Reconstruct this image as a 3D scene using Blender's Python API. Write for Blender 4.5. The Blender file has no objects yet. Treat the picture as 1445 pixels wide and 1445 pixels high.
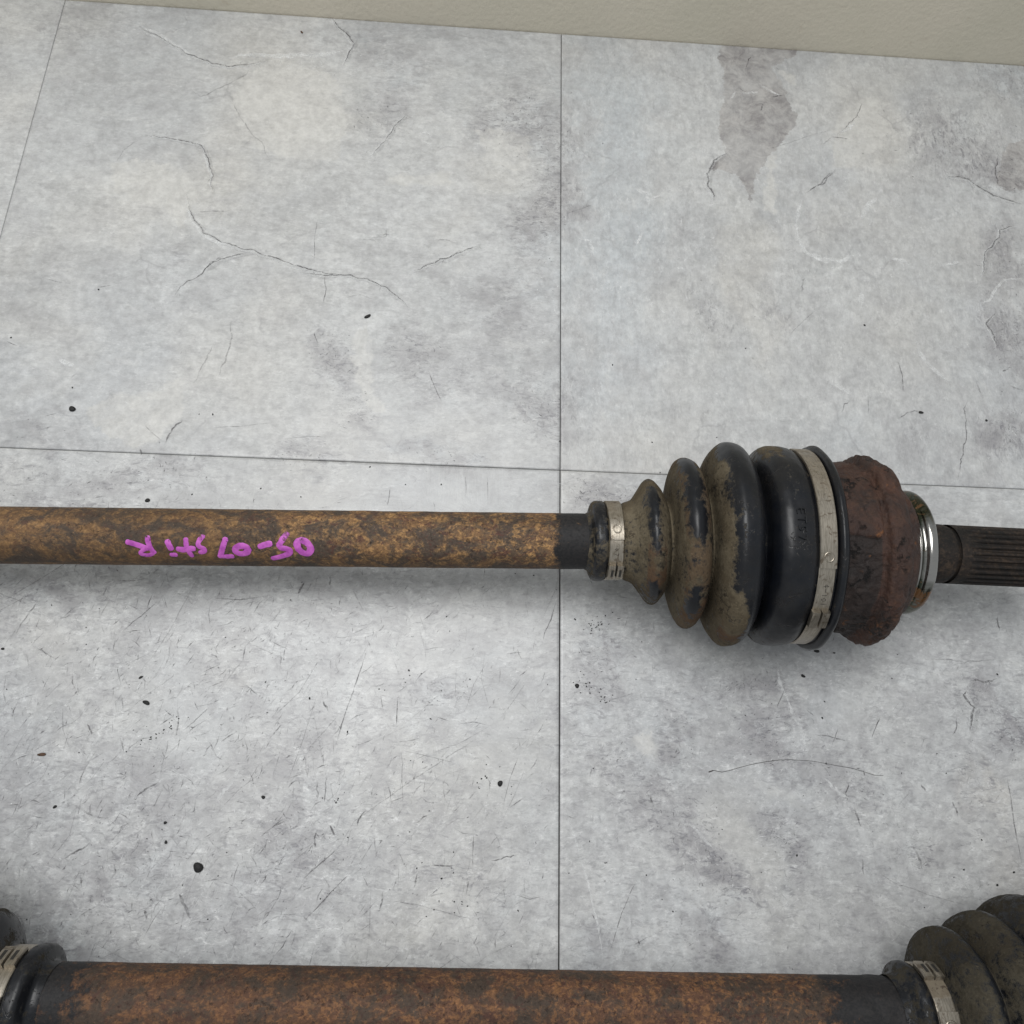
import bpy, bmesh, math, random
import numpy as np
from mathutils import Matrix, Vector, noise

# ---------------------------------------------------------------- camera, world, lights, exposure
S = bpy.context.scene
COL = S.collection
cam = bpy.data.objects.new('camera', bpy.data.cameras.new('camera'))
COL.objects.link(cam)
cam.matrix_world = Matrix(((0.99818301, -0.03793394, -0.04681562, -0.04140975),
                           (0.02212576, 0.95343224, -0.30079464, -0.13422748),
                           (0.05604585, 0.29921227, 0.95253918, 0.35104118),
                           (0, 0, 0, 1)))
cam.data.sensor_width = 36.0
cam.data.lens = 25.91
cam.data.clip_start = 0.01
cam.data.clip_end = 50
S.camera = cam

world = bpy.data.worlds.new("World"); S.world = world; world.use_nodes = True
bg = world.node_tree.nodes['Background']
bg.inputs[0].default_value = (0.93, 0.97, 1.0, 1)
bg.inputs[1].default_value = 0.46

def area(name, loc, target, sx, sy, power, col):
    l = bpy.data.lights.new(name, 'AREA'); l.shape = 'RECTANGLE'; l.size = sx; l.size_y = sy
    l.energy = power; l.color = col
    o = bpy.data.objects.new(name, l); COL.objects.link(o)
    o.location = loc
    o.rotation_euler = (Vector(target) - Vector(loc)).to_track_quat('-Z', 'Y').to_euler()
    return o
area('ceiling_panel_light', (-0.22, 0.13, 1.15), (0.0, -0.05, 0), 0.70, 0.52, 10.6, (1.0, 0.995, 0.985))

S.view_settings.view_transform = 'Standard'
S.view_settings.look = 'None'
S.view_settings.exposure = 0.0
S.view_settings.gamma = 1.0
S.render.engine = 'CYCLES'

# ---------------------------------------------------------------- measured layout of the print, dirt and writing (millimetres / degrees)
CRACKS=[('d', 0.5, [(-258.9, 278.1), (-249.5, 271.9), (-238.0, 265.9), (-224.1, 257.4), (-210.8, 251.6), (-202.2, 250.1), (-189.9, 251.2), (-178.0, 257.2)]), ('w', 1.0, [(-256.7, 277.7), (-245.2, 271.4), (-233.5, 264.0), (-219.8, 256.3)]), ('d', 0.6, [(-143.5, 294.5), (-134.9, 283.7), (-127.6, 274.3), (-131.0, 264.1), (-133.4, 255.5)]), ('w', 1.5, [(-203.1, 256.4), (-191.0, 260.2), (-172.1, 260.5), (-157.5, 263.2), (-142.8, 264.5), (-128.4, 271.4)]), ('d', 0.5, [(-242.7, 194.8), (-232.8, 195.6), (-218.5, 193.4), (-207.2, 191.2), (-202.8, 181.5), (-199.1, 171.8), (-197.6, 158.5)]), ('d', 0.5, [(-212.0, 157.5), (-206.8, 142.4), (-199.6, 132.3), (-187.1, 125.0), (-173.3, 122.5), (-161.4, 118.7), (-143.4, 111.8), (-124.0, 109.6), (-110.5, 108.2)]), ('w', 0.9, [(-202.6, 133.3), (-193.1, 126.9), (-181.1, 123.6)]), ('d', 0.35, [(-203.4, 145.0), (-184.7, 147.0)]), ('d', 0.6, [(-198.2, 103.9), (-194.1, 107.5), (-191.0, 112.2), (-184.0, 116.5), (-172.9, 119.1)]), ('f', 0.5, [(-196.9, 225.7), (-186.4, 208.2), (-174.7, 196.2), (-167.9, 181.6)]), ('d', 0.5, [(-112.2, 189.5), (-104.8, 200.3), (-98.5, 212.5), (-92.9, 223.5)]), ('d', 0.7, [(-82.9, 113.3), (-72.5, 118.6), (-59.1, 126.4), (-45.6, 134.2)]), ('d', 0.3, [(-136.1, 115.7), (-138.0, 130.5), (-137.1, 144.7)]), ('f', 0.5, [(-98.5, 141.4), (-97.1, 136.8), (-108.5, 131.3)]), ('f', 0.6, [(-220.3, 231.8), (-213.3, 225.7), (-200.3, 236.2), (-189.1, 245.2), (-185.6, 251.0)]), ('w', 0.5, [(-83.7, 209.7), (-78.6, 210.9), (-76.9, 206.3)]), ('w', 0.5, [(-82.3, 203.3), (-76.0, 200.7)]), ('f', 0.5, [(-244.0, 190.9), (-250.9, 185.4), (-253.0, 175.3)]), ('d', 0.5, [(-146.5, 109.1), (-129.8, 108.8), (-116.4, 109.0), (-103.9, 106.5), (-95.7, 102.4), (-88.7, 98.2), (-82.6, 90.8), (-80.9, 89.7)]), ('f', 0.5, [(-117.4, 95.2), (-109.8, 97.0), (-101.9, 95.5)]), ('d', 0.35, [(-129.8, 108.8), (-128.0, 99.8), (-128.6, 90.7)]), ('f', 0.6, [(-111.5, 131.4), (-105.9, 132.5), (-102.3, 130.6)]), ('f', 0.5, [(-103.9, 136.0), (-98.3, 138.4), (-96.5, 136.5)]), ('f', 0.6, [(-70.5, 135.5), (-63.6, 135.6), (-57.7, 133.5)]), ('d', 0.3, [(-131.7, 72.8), (-129.4, 65.5)]), ('d', 0.3, [(-70.5, 53.4), (-66.8, 44.5), (-62.0, 35.2)]), ('f', 0.4, [(-140.9, 10.7), (-131.8, 12.4), (-120.5, 13.3)]), ('d', 0.3, [(-48.0, -4.8), (-47.7, -10.9), (-47.9, -15.8)]), ('d', 0.25, [(-85.3, -12.5), (-86.1, -22.8)]), ('f', 0.3, [(-37.1, -4.9), (-36.7, -17.0)]), ('d', 0.45, [(-208.0, 90.3), (-205.3, 96.5), (-200.0, 102.4), (-195.1, 104.6), (-192.0, 112.2), (-187.3, 116.3), (-183.2, 116.6)]), ('f', 0.6, [(-178.0, 42.3), (-177.1, 49.7), (-175.2, 57.8), (-174.9, 67.2), (-175.8, 77.7)]), ('f', 0.5, [(-190.0, 38.8), (-188.5, 45.7), (-184.9, 55.0), (-183.0, 63.2)]), ('d', 0.7, [(-198.7, 5.2), (-197.5, 11.1), (-192.4, 18.9)]), ('f', 0.4, [(-210.7, 15.3), (-204.5, 9.7), (-200.1, 6.7)]), ('d', 0.25, [(-276.2, 96.9), (-266.6, 95.0)]), ('d', 0.35, [(-288.1, 59.1), (-281.5, 56.1)]), ('d', 0.25, [(-248.0, 93.3), (-241.1, 95.0)]), ('f', 0.4, [(-177.2, 15.3), (-160.7, 16.6), (-146.4, 20.0)]), ('d', 0.4, [(-260.0, 17.6), (-254.0, 19.7)]), ('f', 0.5, [(-251.5, 39.0), (-248.4, 42.9)]), ('w', 1.2, [(-259.6, 49.9), (-255.6, 47.2), (-250.9, 45.8)]), ('d', 0.6, [(-210.5, 2.5), (-209.6, -1.6)]), ('d', 0.6, [(167.1, 225.7), (177.1, 225.2)]), ('d', 0.5, [(170.5, 226.0), (180.9, 237.8), (191.0, 255.5)]), ('f', 0.6, [(167.1, 225.7), (158.5, 218.3)]), ('f', 0.4, [(120.4, 211.4), (138.6, 218.1), (157.3, 227.7), (171.2, 232.4)]), ('d', 0.5, [(166.6, 201.6), (155.4, 189.0), (146.0, 181.9)]), ('w', 0.9, [(146.0, 181.9), (139.0, 164.9), (137.8, 152.4), (141.9, 140.4), (151.8, 135.0), (162.4, 135.7), (170.8, 144.7)]), ('d', 0.9, [(234.1, 201.2), (249.4, 199.7), (257.1, 192.3), (269.4, 186.6), (281.0, 183.6)]), ('d', 0.7, [(270.8, 218.7), (267.1, 204.9), (267.7, 195.7)]), ('f', 0.5, [(234.9, 179.1), (240.3, 171.8)]), ('f', 0.4, [(1.6, 157.2), (19.2, 165.4)]), ('w', 1.6, [(178.6, 165.1), (182.1, 175.4), (189.5, 182.3)]), ('w', 1.2, [(43.5, 178.4), (50.7, 175.1), (51.1, 166.4)]), ('w', 0.8, [(41.4, 141.2), (43.4, 138.9), (47.8, 148.9)]), ('w', 0.8, [(9.7, 141.5), (16.8, 139.6), (18.8, 130.1)]), ('w', 0.8, [(3.6, 207.8), (5.8, 201.4)]), ('w', 0.7, [(13.2, 200.7), (17.4, 197.1)]), ('w', 1.2, [(172.0, 228.9), (179.2, 233.5), (183.1, 238.0)]), ('w', 0.6, [(60.3, 175.8), (53.8, 171.6)]), ('w', 0.6, [(87.4, 168.9), (90.6, 170.3)]), ('d', 0.8, [(100.8, 209.0), (96.6, 205.7), (92.3, 202.5), (87.7, 192.4), (87.9, 181.8), (90.7, 176.3), (91.0, 170.7)]), ('w', 0.7, [(112.3, 255.9), (116.5, 255.1), (123.4, 257.8)]), ('w', 0.8, [(124.7, 263.2), (129.5, 260.5), (133.5, 257.6), (137.6, 255.8)]), ('d', 0.4, [(111.0, 260.0), (114.1, 257.1), (116.6, 256.2)]), ('d', 0.5, [(121.1, 287.8), (117.2, 276.6)]), ('d', 0.5, [(131.1, 254.2), (135.9, 255.7), (140.9, 255.6)]), ('d', 0.6, [(123.4, 242.1), (125.2, 248.5)]), ('w', 0.6, [(109.1, 256.6), (105.3, 250.0)]), ('d', 0.6, [(136.2, 278.7), (139.0, 276.3)]), ('d', 0.6, [(151.6, 186.8), (158.4, 190.7), (166.5, 201.1)]), ('d', 0.6, [(245.7, 130.0), (248.2, 140.6), (252.2, 149.4), (259.9, 157.1), (261.9, 164.5), (274.6, 168.3)]), ('w', 1.2, [(199.5, 87.5), (201.0, 77.2), (203.2, 72.2), (209.3, 66.1), (215.5, 61.4)]), ('d', 0.35, [(187.5, 52.5), (188.9, 62.6), (187.4, 72.6)]), ('d', 0.45, [(223.8, 51.8), (219.3, 45.4), (221.4, 40.6), (219.5, 29.7), (215.2, 17.6), (209.5, 3.3)]), ('d', 0.7, [(249.6, 107.6), (242.1, 99.1), (245.5, 91.3), (245.3, 83.5)]), ('d', 0.8, [(249.4, 60.6), (256.7, 57.9)]), ('d', 0.5, [(182.0, 37.5), (188.2, 41.5), (196.4, 42.5)]), ('d', 0.5, [(151.6, 39.7), (154.4, 44.1), (156.9, 46.7)]), ('f', 0.35, [(125.7, 83.4), (136.8, 95.7), (144.6, 102.8)]), ('w', 1.6, [(143.7, 141.0), (150.6, 136.6), (162.7, 135.9), (169.3, 140.6)]), ('w', 1.3, [(148.3, 56.1), (153.2, 53.2), (160.8, 50.5)]), ('w', 1.6, [(171.1, 115.1), (171.3, 107.0)]), ('w', 1.0, [(172.0, 142.9), (174.0, 139.5)]), ('w', 1.4, [(192.4, 139.2), (199.6, 138.3), (202.8, 135.0)]), ('f', 0.8, [(137.4, 113.1), (139.6, 124.1)]), ('f', 0.4, [(167.5, 49.0), (166.3, 39.2)]), ('w', 0.8, [(223.9, 136.3), (234.4, 139.8)]), ('w', 0.8, [(238.3, 112.3), (246.0, 114.1), (257.2, 128.6), (270.1, 131.5)]), ('d', 0.8, [(246.3, 69.3), (250.1, 70.8)]), ('f', 0.6, [(231.9, 54.7), (229.7, 62.1)]), ('w', 0.35, [(3.7, -163.7), (8.0, -175.7), (12.2, -190.3), (17.3, -208.2), (19.2, -221.1)]), ('w', 0.8, [(57.7, -165.8), (62.9, -170.8), (68.2, -176.2)]), ('w', 0.8, [(105.8, -95.5), (105.1, -103.5), (108.5, -111.4), (112.2, -122.4), (115.7, -134.4)]), ('d', 0.3, [(21.4, -217.4), (25.8, -205.3), (30.3, -195.8), (34.3, -189.0)]), ('d', 0.6, [(39.8, -153.9), (41.3, -156.9), (43.0, -158.5)]), ('d', 0.35, [(102.9, -114.9), (107.3, -105.7)]), ('f', 0.3, [(22.1, -114.1), (34.9, -109.9)]), ('f', 0.3, [(28.8, -215.5), (39.5, -210.8), (48.1, -207.0)]), ('f', 0.3, [(66.5, -203.0), (79.3, -204.8)]), ('d', 0.5, [(33.6, -211.8), (34.3, -214.6)]), ('f', 0.3, [(30.9, -80.2), (33.5, -73.0)]), ('f', 0.3, [(45.4, -76.2), (45.7, -82.1)]), ('f', 0.4, [(21.7, -100.1), (29.9, -97.0)]), ('d', 0.4, [(13.7, -148.1), (14.8, -143.9)]), ('d', 0.6, [(5.1, -148.1), (6.1, -147.2)]), ('d', 0.9, [(197.4, -102.0), (194.4, -107.1), (198.4, -112.1), (196.7, -119.0), (194.7, -124.5)]), ('d', 0.5, [(189.6, -117.2), (190.1, -120.2), (186.2, -125.2)]), ('f', 0.5, [(177.8, -90.2), (192.0, -89.3), (196.8, -92.8), (212.8, -88.2), (218.0, -89.6)]), ('d', 0.7, [(198.9, -99.9), (206.2, -100.8), (213.1, -98.5)]), ('d', 0.4, [(209.6, -142.0), (209.2, -157.0), (208.9, -171.6), (209.6, -181.4)]), ('d', 0.7, [(134.8, -157.4), (135.8, -161.9), (137.1, -166.4)]), ('d', 0.4, [(146.7, -128.0), (149.4, -123.1), (152.1, -118.1)]), ('d', 0.4, [(118.4, -126.7), (126.6, -127.0), (135.6, -129.4)]), ('d', 0.3, [(127.1, -132.3), (131.1, -123.5)]), ('f', 0.35, [(140.0, -184.1), (150.1, -189.2), (165.1, -194.2), (181.3, -197.4)]), ('d', 0.5, [(133.5, -147.3), (131.5, -151.9), (132.0, -155.6)]), ('d', 0.6, [(181.4, -154.7), (182.9, -161.1)]), ('d', 0.5, [(218.7, -67.9), (217.3, -72.2), (218.4, -75.4)]), ('d', 0.5, [(135.7, -178.9), (135.8, -185.9)]), ('f', 0.7, [(158.3, -173.3), (162.4, -179.4), (163.7, -183.8)]), ('w', 0.8, [(121.5, -145.6), (128.9, -152.0), (133.7, -154.7)]), ('w', 0.8, [(196.4, -102.0), (196.6, -107.1), (198.9, -112.0)]), ('d', 0.6, [(167.7, -147.5), (169.7, -151.2)]), ('d', 0.4, [(116.5, -115.1), (120.3, -118.4)]), ('f', 0.4, [(155.6, -157.0), (161.5, -151.4)]), ('d', 0.35, [(-90.1, -92.6), (-94.8, -110.6), (-98.2, -122.7), (-101.2, -137.6)]), ('f', 0.35, [(-83.8, -163.4), (-70.6, -153.6), (-58.0, -145.1), (-47.4, -138.0), (-36.5, -131.4)]), ('d', 0.35, [(-2.0, -67.7), (-3.8, -77.3), (-7.8, -83.3), (-8.2, -87.9)]), ('d', 0.35, [(-74.8, -115.1), (-74.2, -128.0)]), ('d', 0.5, [(-29.9, -182.5), (-18.7, -180.7)]), ('d', 0.4, [(-55.8, -184.8), (-45.3, -184.6)]), ('d', 0.35, [(-37.8, -172.1), (-37.8, -185.3)]), ('d', 0.6, [(-75.6, -195.4), (-75.8, -199.6), (-76.6, -202.4)]), ('d', 0.5, [(-103.3, -149.1), (-103.3, -160.2)]), ('d', 0.45, [(-107.3, -152.2), (-106.8, -159.3)]), ('d', 0.7, [(-105.9, -172.2), (-105.7, -179.0)]), ('d', 0.4, [(-110.1, -191.6), (-102.1, -183.8), (-93.4, -175.9)]), ('d', 0.3, [(-107.4, -206.9), (-97.8, -196.1), (-88.3, -186.5)]), ('w', 0.8, [(-81.2, -88.9), (-76.8, -94.5), (-73.7, -98.4)]), ('w', 0.8, [(-90.9, -136.4), (-92.7, -146.8), (-100.1, -160.2), (-111.9, -169.4)]), ('w', 0.8, [(-10.8, -112.9), (-10.9, -122.8)]), ('f', 0.35, [(-48.5, -100.5), (-48.4, -115.5)]), ('d', 0.5, [(-110.4, -58.2), (-110.9, -64.2)]), ('d', 0.7, [(-122.2, -62.2), (-125.0, -68.2)]), ('d', 0.5, [(-83.5, -81.5), (-86.1, -85.1)]), ('d', 0.5, [(-88.5, -83.4), (-87.9, -86.3)]), ('f', 0.4, [(-99.8, -65.0), (-93.2, -75.4)]), ('d', 0.6, [(-108.6, -117.0), (-105.7, -121.8)]), ('f', 0.4, [(-77.3, -135.0), (-63.1, -132.4)]), ('d', 0.6, [(-101.4, -169.2), (-97.6, -174.0)]), ('d', 0.5, [(-84.9, -162.9), (-88.6, -170.0)]), ('d', 0.5, [(-57.5, -164.5), (-63.2, -168.0)]), ('f', 0.35, [(-74.8, -198.6), (-59.2, -199.9), (-44.4, -203.9), (-36.0, -206.1)]), ('f', 0.4, [(-56.2, -197.0), (-49.0, -195.5)]), ('d', 0.5, [(-60.4, -187.1), (-62.7, -193.8)]), ('d', 0.4, [(-40.0, -196.3), (-39.2, -190.6)]), ('d', 0.5, [(-4.9, -167.6), (-6.5, -170.1)]), ('f', 0.3, [(-113.1, -137.9), (-100.4, -122.8)]), ('f', 0.3, [(-71.7, -137.0), (-69.0, -161.6)]), ('d', 0.4, [(-36.7, -125.5), (-38.9, -127.2)]), ('d', 0.45, [(-250.3, -91.1), (-248.0, -83.8), (-242.8, -74.4)]), ('d', 0.35, [(-203.0, -88.6), (-197.4, -82.2), (-188.7, -73.8)]), ('d', 0.9, [(-160.5, -197.3), (-157.4, -201.5), (-154.1, -206.5)]), ('d', 0.9, [(-173.8, -203.5), (-172.2, -207.1)]), ('d', 0.5, [(-211.2, -184.9), (-205.8, -181.5), (-200.5, -177.6)]), ('f', 0.35, [(-193.4, -108.9), (-187.8, -99.9), (-181.9, -88.5), (-177.3, -74.6), (-172.5, -61.5), (-170.3, -56.7)]), ('d', 0.3, [(-169.1, -131.8), (-164.0, -126.4), (-158.8, -121.0)]), ('f', 0.6, [(-217.4, -161.8), (-207.1, -164.6), (-194.9, -169.3)]), ('d', 0.5, [(-184.5, -160.7), (-179.8, -154.6), (-175.9, -152.6)]), ('f', 0.4, [(-176.1, -151.5), (-174.5, -135.1)]), ('f', 0.5, [(-172.0, -134.0), (-171.3, -124.5), (-174.1, -117.0)]), ('d', 0.35, [(-144.3, -110.8), (-137.6, -115.6)]), ('f', 0.35, [(-242.2, -95.9), (-228.9, -102.2)]), ('d', 0.6, [(-211.2, -129.6), (-208.4, -134.8)]), ('d', 0.6, [(-178.1, -113.4), (-177.6, -116.6)]), ('d', 0.4, [(-176.5, -101.3), (-178.2, -104.6)]), ('f', 0.3, [(-233.7, -126.0), (-238.6, -137.6), (-241.8, -146.8)]), ('f', 0.3, [(-146.8, -91.4), (-132.7, -96.7)]), ('w', 0.9, [(-141.9, -146.3), (-146.0, -155.0), (-150.4, -161.6)]), ('d', 0.4, [(-125.8, -127.6), (-130.5, -134.1)]), ('f', 0.4, [(-200.0, -206.5), (-192.9, -201.9)]), ('f', 0.3, [(-147.4, -190.2), (-137.7, -193.8), (-127.3, -203.0)]), ('d', 0.4, [(-146.9, -132.4), (-151.8, -136.1)]), ('d', 0.35, [(-120.7, -167.5), (-129.8, -174.6)]), ('d', 0.8, [(-210.4, -189.1), (-208.8, -186.8)]), ('f', 0.5, [(-189.3, -186.0), (-187.9, -190.7)])]
BLOBS=[(-165.0, 222.7, 35.0, 32.4, 0.8, 0.8), (-234.3, 147.1, 26.8, 28.8, 0.5, 0.5), (-193.4, 31.7, 39.1, 24.3, 0.45, 0.6), (-254.1, 52.9, 28.3, 24.9, 0.3, 0.5), (-8.9, 167.7, 14.5, 35.6, -0.7, 0), (-27.7, 91.3, 23.4, 24.8, -0.35, 0), (-52.8, 47.0, 18.6, 16.7, -0.35, 0), (-9.6, 36.8, 13.1, 16.6, -0.75, 0), (-22.2, 223.5, 25.7, 27.3, -0.6, -0.2), (-106.3, 216.8, 16.7, 21.4, -0.4, -0.4), (-120.7, 60.1, 9.3, 14.8, -0.8, -0.3), (-105.1, 30.1, 7.9, 10.0, -0.7, 0), (-76.1, 62.5, 15.0, 10.7, -0.5, 0), (-180.9, 185.2, 8.0, 25.5, 0.2, 0.2), (-268.3, 163.9, 23.1, 29.4, 0.1, 0), (-293.2, 272.1, 24.7, 16.9, -0.3, 0.3), (-203.3, 121.1, 7.6, 9.2, -0.3, 0), (-185.6, 160.1, 23.5, 19.6, 0.2, 0.6), (-53.4, 154.7, 24.2, 29.8, 0.35, 0.5), (-285.0, 80.6, 21.5, 25.9, 0.2, 0.2), (-133.0, 3.2, 14.1, 7.7, -0.5, -0.2), (-61.8, 4.4, 21.6, 7.0, -0.5, -0.3), (-262.6, 8.8, 10.2, 5.3, -0.4, -0.2), (-38.1, 185.7, 20.7, 12.8, 0.4, 0.6), (-100.6, 255.3, 25.7, 22.5, -0.3, -0.4), (-200.1, 269.1, 29.5, 14.1, 0.3, 0.2), (24.1, 160.0, 24.9, 106.1, 0.1, -0.8), (42.6, 234.0, 26.3, 45.1, 0.1, -0.5), (108.3, 117.6, 10.7, 84.5, 0.4, 1.0), (194.0, 240.6, 22.9, 31.5, 0.5, 1.0), (246.4, 228.1, 32.3, 28.3, -0.7, -0.1), (276.4, 206.1, 10.0, 16.3, -1.2, -0.1), (255.4, 93.9, 12.6, 23.4, -0.8, 0), (243.8, 32.4, 10.0, 14.9, -0.9, 0), (260.9, 146.2, 13.0, 17.6, -0.6, 0.0), (189.8, 25.8, 11.7, 12.5, -0.3, 0.1), (181.7, 112.7, 25.1, 28.7, 0.25, 0.2), (144.4, 193.8, 21.9, 32.2, 0.1, 0.5), (79.7, 45.3, 34.8, 21.3, 0.3, 0.1), (42.3, 77.6, 19.7, 26.8, 0.3, -0.1), (288.3, 282.6, 19.3, 24.3, -0.4, -0.5), (147.0, 23.8, 23.3, 12.4, 0.1, -0.3), (213.4, 157.9, 26.1, 20.4, 0.1, 0), (82.7, 97.7, 10.1, 13.7, -0.5, -0.1), (121.5, 104.5, 4.9, 23.4, -0.3, 0.6), (88.0, -102.7, 17.2, 9.3, -0.7, -0.1), (99.5, -128.2, 16.9, 11.2, -0.8, -0.3), (56.2, -126.1, 6.7, 14.4, -0.8, -0.1), (26.1, -142.2, 9.8, 12.3, -0.4, 0), (45.2, -153.9, 13.0, 12.1, -0.6, 0), (63.7, -171.3, 9.6, 14.8, -0.8, 0), (72.4, -185.5, 9.5, 8.6, -0.7, 0), (99.1, -170.7, 9.7, 14.8, -0.7, -0.1), (134.1, -149.2, 20.1, 12.4, -0.4, 0), (202.0, -106.3, 8.8, 10.0, -0.7, 0), (216.0, -125.6, 8.7, 9.8, -1.0, -0.2), (13.5, -101.4, 10.1, 19.9, -0.5, -0.5), (3.4, -133.5, 6.5, 18.9, -0.3, -0.2), (160.4, -175.6, 8.2, 8.8, -0.7, -0.1), (191.4, -148.1, 4.7, 14.1, -0.4, 0.8), (202.7, -151.0, 3.4, 15.6, -0.3, 0.9), (46.1, -129.4, 10.0, 6.3, 0.4, 0.6), (80.1, -165.2, 11.4, 18.0, 0.4, 0.6), (72.1, -83.1, 20.9, 13.8, 0.2, 0.3), (131.0, -117.9, 13.8, 16.4, 0.3, -0.2), (104.3, -149.8, 13.2, 4.6, 0.4, 0.5), (146.7, -155.0, 20.1, 18.5, 0.2, 0), (9.4, -213.7, 12.2, 10.8, -0.3, -0.1), (58.5, -207.9, 9.3, 8.3, -0.5, -0.2), (200.6, -189.5, 9.9, 11.6, 0.1, 0.8), (25.0, -20.5, 21.7, 11.4, -0.9, -0.2), (10.7, -9.7, 10.9, 7.7, -0.7, -0.2), (219.3, -28.0, 22.8, 11.5, 0.1, 0.4), (196.7, -28.9, 22.6, 23.2, 0.0, 0.3), (-240.5, -16.5, 40.5, 11.0, -0.4, 0.1), (-194.4, -7.1, 20.6, 7.5, -0.5, 0), (-82.1, -13.6, 42.5, 9.4, 0.2, 0.3), (-242.3, -72.8, 38.6, 10.1, -0.3, -0.2), (-234.2, -111.3, 18.6, 15.7, 0.3, 0.5), (-179.2, -122.3, 21.8, 15.5, 0.4, 0), (-110.7, -174.1, 15.1, 17.2, -0.6, -0.1), (-111.3, -139.0, 9.4, 7.5, -0.5, 0), (-55.9, -109.8, 13.1, 6.5, -0.5, -0.4), (-63.7, -87.2, 20.0, 13.5, 0.2, 0.2), (-36.4, -192.5, 18.3, 5.5, -0.4, 0), (-183.1, -189.0, 14.6, 16.5, -0.4, 0), (-197.0, -161.3, 24.0, 11.5, -0.2, 0), (-153.2, -106.0, 19.1, 16.1, -0.1, 0.5), (-148.8, -115.3, 9.5, 4.7, -0.3, 0.5), (-22.5, -134.1, 19.4, 18.8, 0.3, 0.2), (-68.5, -211.8, 23.8, 8.0, 0.2, 0.4), (-52.7, -38.2, 21.0, 22.0, 0.2, 0), (-164.5, -137.2, 15.5, 9.1, 0.5, -0.1), (-213.1, -213.2, 14.2, 7.8, -0.4, -0.4), (-144.1, -215.2, 17.3, 7.9, -0.2, 0)]
PATCH=[(103.7, 297.3), (98.3, 279.3), (103.2, 276.5), (101.3, 252.8), (96.4, 235.9), (96.0, 222.6), (100.8, 209.0), (92.3, 202.5), (90.0, 196.4), (95.1, 194.9), (104.6, 193.6), (109.5, 183.4), (111.9, 173.1), (116.4, 189.6), (127.8, 211.0), (138.7, 222.9), (147.0, 239.9), (141.4, 251.9), (139.3, 256.0), (142.5, 259.4), (134.8, 272.7), (133.5, 278.0), (142.7, 284.2), (151.0, 290.4), (152.1, 301.6)]
CRUMBS=[(-186.9, -119.8, 13, 8, -20), (-154.2, -186.9, 17, 17, 0), (-227.8, -143.0, 15, 6, 0), (-191.2, -108.8, 9, 4, 30), (-217.9, -164.1, 7, 5, 30), (-170.6, -169.7, 6, 5, 0), (-169.0, -177.4, 5, 6, 0), (-130.3, -158.7, 7, 6, 0), (-254.5, -97.8, 6, 5, 0), (-26.8, -151.0, 10, 10, 0), (-247.4, 22.2, 14, 12, 0), (-202.4, -24.5, 10, 8, 40), (-104.3, 83.8, 15, 8, 30), (-160.5, 280.8, 9, 5, -50), (195.7, 41.8, 12, 6, 0), (124.6, -88.0, 11, 6, 0), (116.7, -100.0, 9, 6, -20), (8.1, -107.5, 9, 8, 0)]
SPECKS=[(-219.6, -87.0, 4), (-218.1, -94.8, 4), (-156.0, -89.7, 5), (-135.3, -109.5, 6), (-132.9, -123.0, 5), (-143.0, -181.0, 4), (-145.3, -190.1, 5), (-159.6, -193.8, 4), (-177.2, -176.1, 4), (-171.7, -199.5, 4), (-203.2, -205.4, 4), (-220.5, -207.4, 5), (-212.2, -141.8, 4), (-215.3, -78.2, 4), (-193.3, -80.9, 3), (-171.5, -172.3, 4), (-207.6, -96.6, 3), (-21.9, -54.9, 5), (-12.9, -55.4, 6), (-1.8, -62.1, 4), (-128.1, -71.3, 5), (-54.2, -76.9, 5), (-52.4, -83.7, 4), (-70.4, -102.4, 7), (-69.9, -104.7, 4), (-64.6, -103.8, 4), (-42.0, -105.7, 5), (-83.5, -111.2, 5), (-80.9, -111.7, 4), (-59.2, -123.9, 7), (-61.7, -142.6, 5), (-96.2, -130.4, 7), (-114.6, -116.2, 8), (-33.1, -143.1, 4), (-21.5, -152.2, 4), (-46.2, -179.4, 5), (-45.9, -187.6, 5), (-50.9, -189.9, 6), (-61.7, -186.0, 5), (-59.6, -183.8, 4), (-67.2, -184.4, 4), (-17.6, -201.9, 6), (-65.7, -171.6, 4), (-92.2, -174.2, 5), (-5.7, -107.2, 4), (-27.0, -143.9, 4), (7.3, -76.2, 8), (133.2, -88.6, 6), (125.9, -111.6, 5), (123.9, -119.1, 5), (73.1, -168.3, 4), (106.2, -178.5, 6), (20.2, -182.7, 5), (20.9, -182.6, 4), (4.3, -187.0, 4), (38.3, -187.3, 5), (20.0, -189.9, 4), (49.4, -201.4, 5), (13.4, -174.1, 5), (15.4, -143.7, 5), (123.8, -139.6, 4), (60.9, -134.5, 3), (133.2, -88.6, 9), (124.1, -119.1, 7), (126.0, -111.6, 7), (123.6, -139.3, 5), (159.1, -142.9, 5), (180.4, -142.5, 5), (213.2, -96.5, 8), (192.4, -170.7, 6), (205.1, -183.9, 8), (196.3, -189.2, 8), (182.0, -183.2, 6), (106.2, -178.5, 7), (160.3, -99.9, 5), (177.3, -133.9, 4), (28.1, 61.6, 7), (48.0, 17.6, 6), (51.6, 0.9, 6), (82.5, 21.9, 5), (101.9, 75.7, 6), (-0.2, 16.0, 7), (171.1, 94.1, 9), (231.7, 38.7, 10), (-247.4, 92.0, 7), (-285.8, 60.8, 7), (-177.7, 22.6, 8), (-184.5, 22.3, 5), (-249.6, 34.0, 6), (-181.6, -20.6, 6), (-148.9, -16.2, 6), (-96.3, -2.5, 6), (-78.0, -11.1, 5), (-60.1, -10.3, 6), (-128.9, -19.7, 5)]
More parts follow.
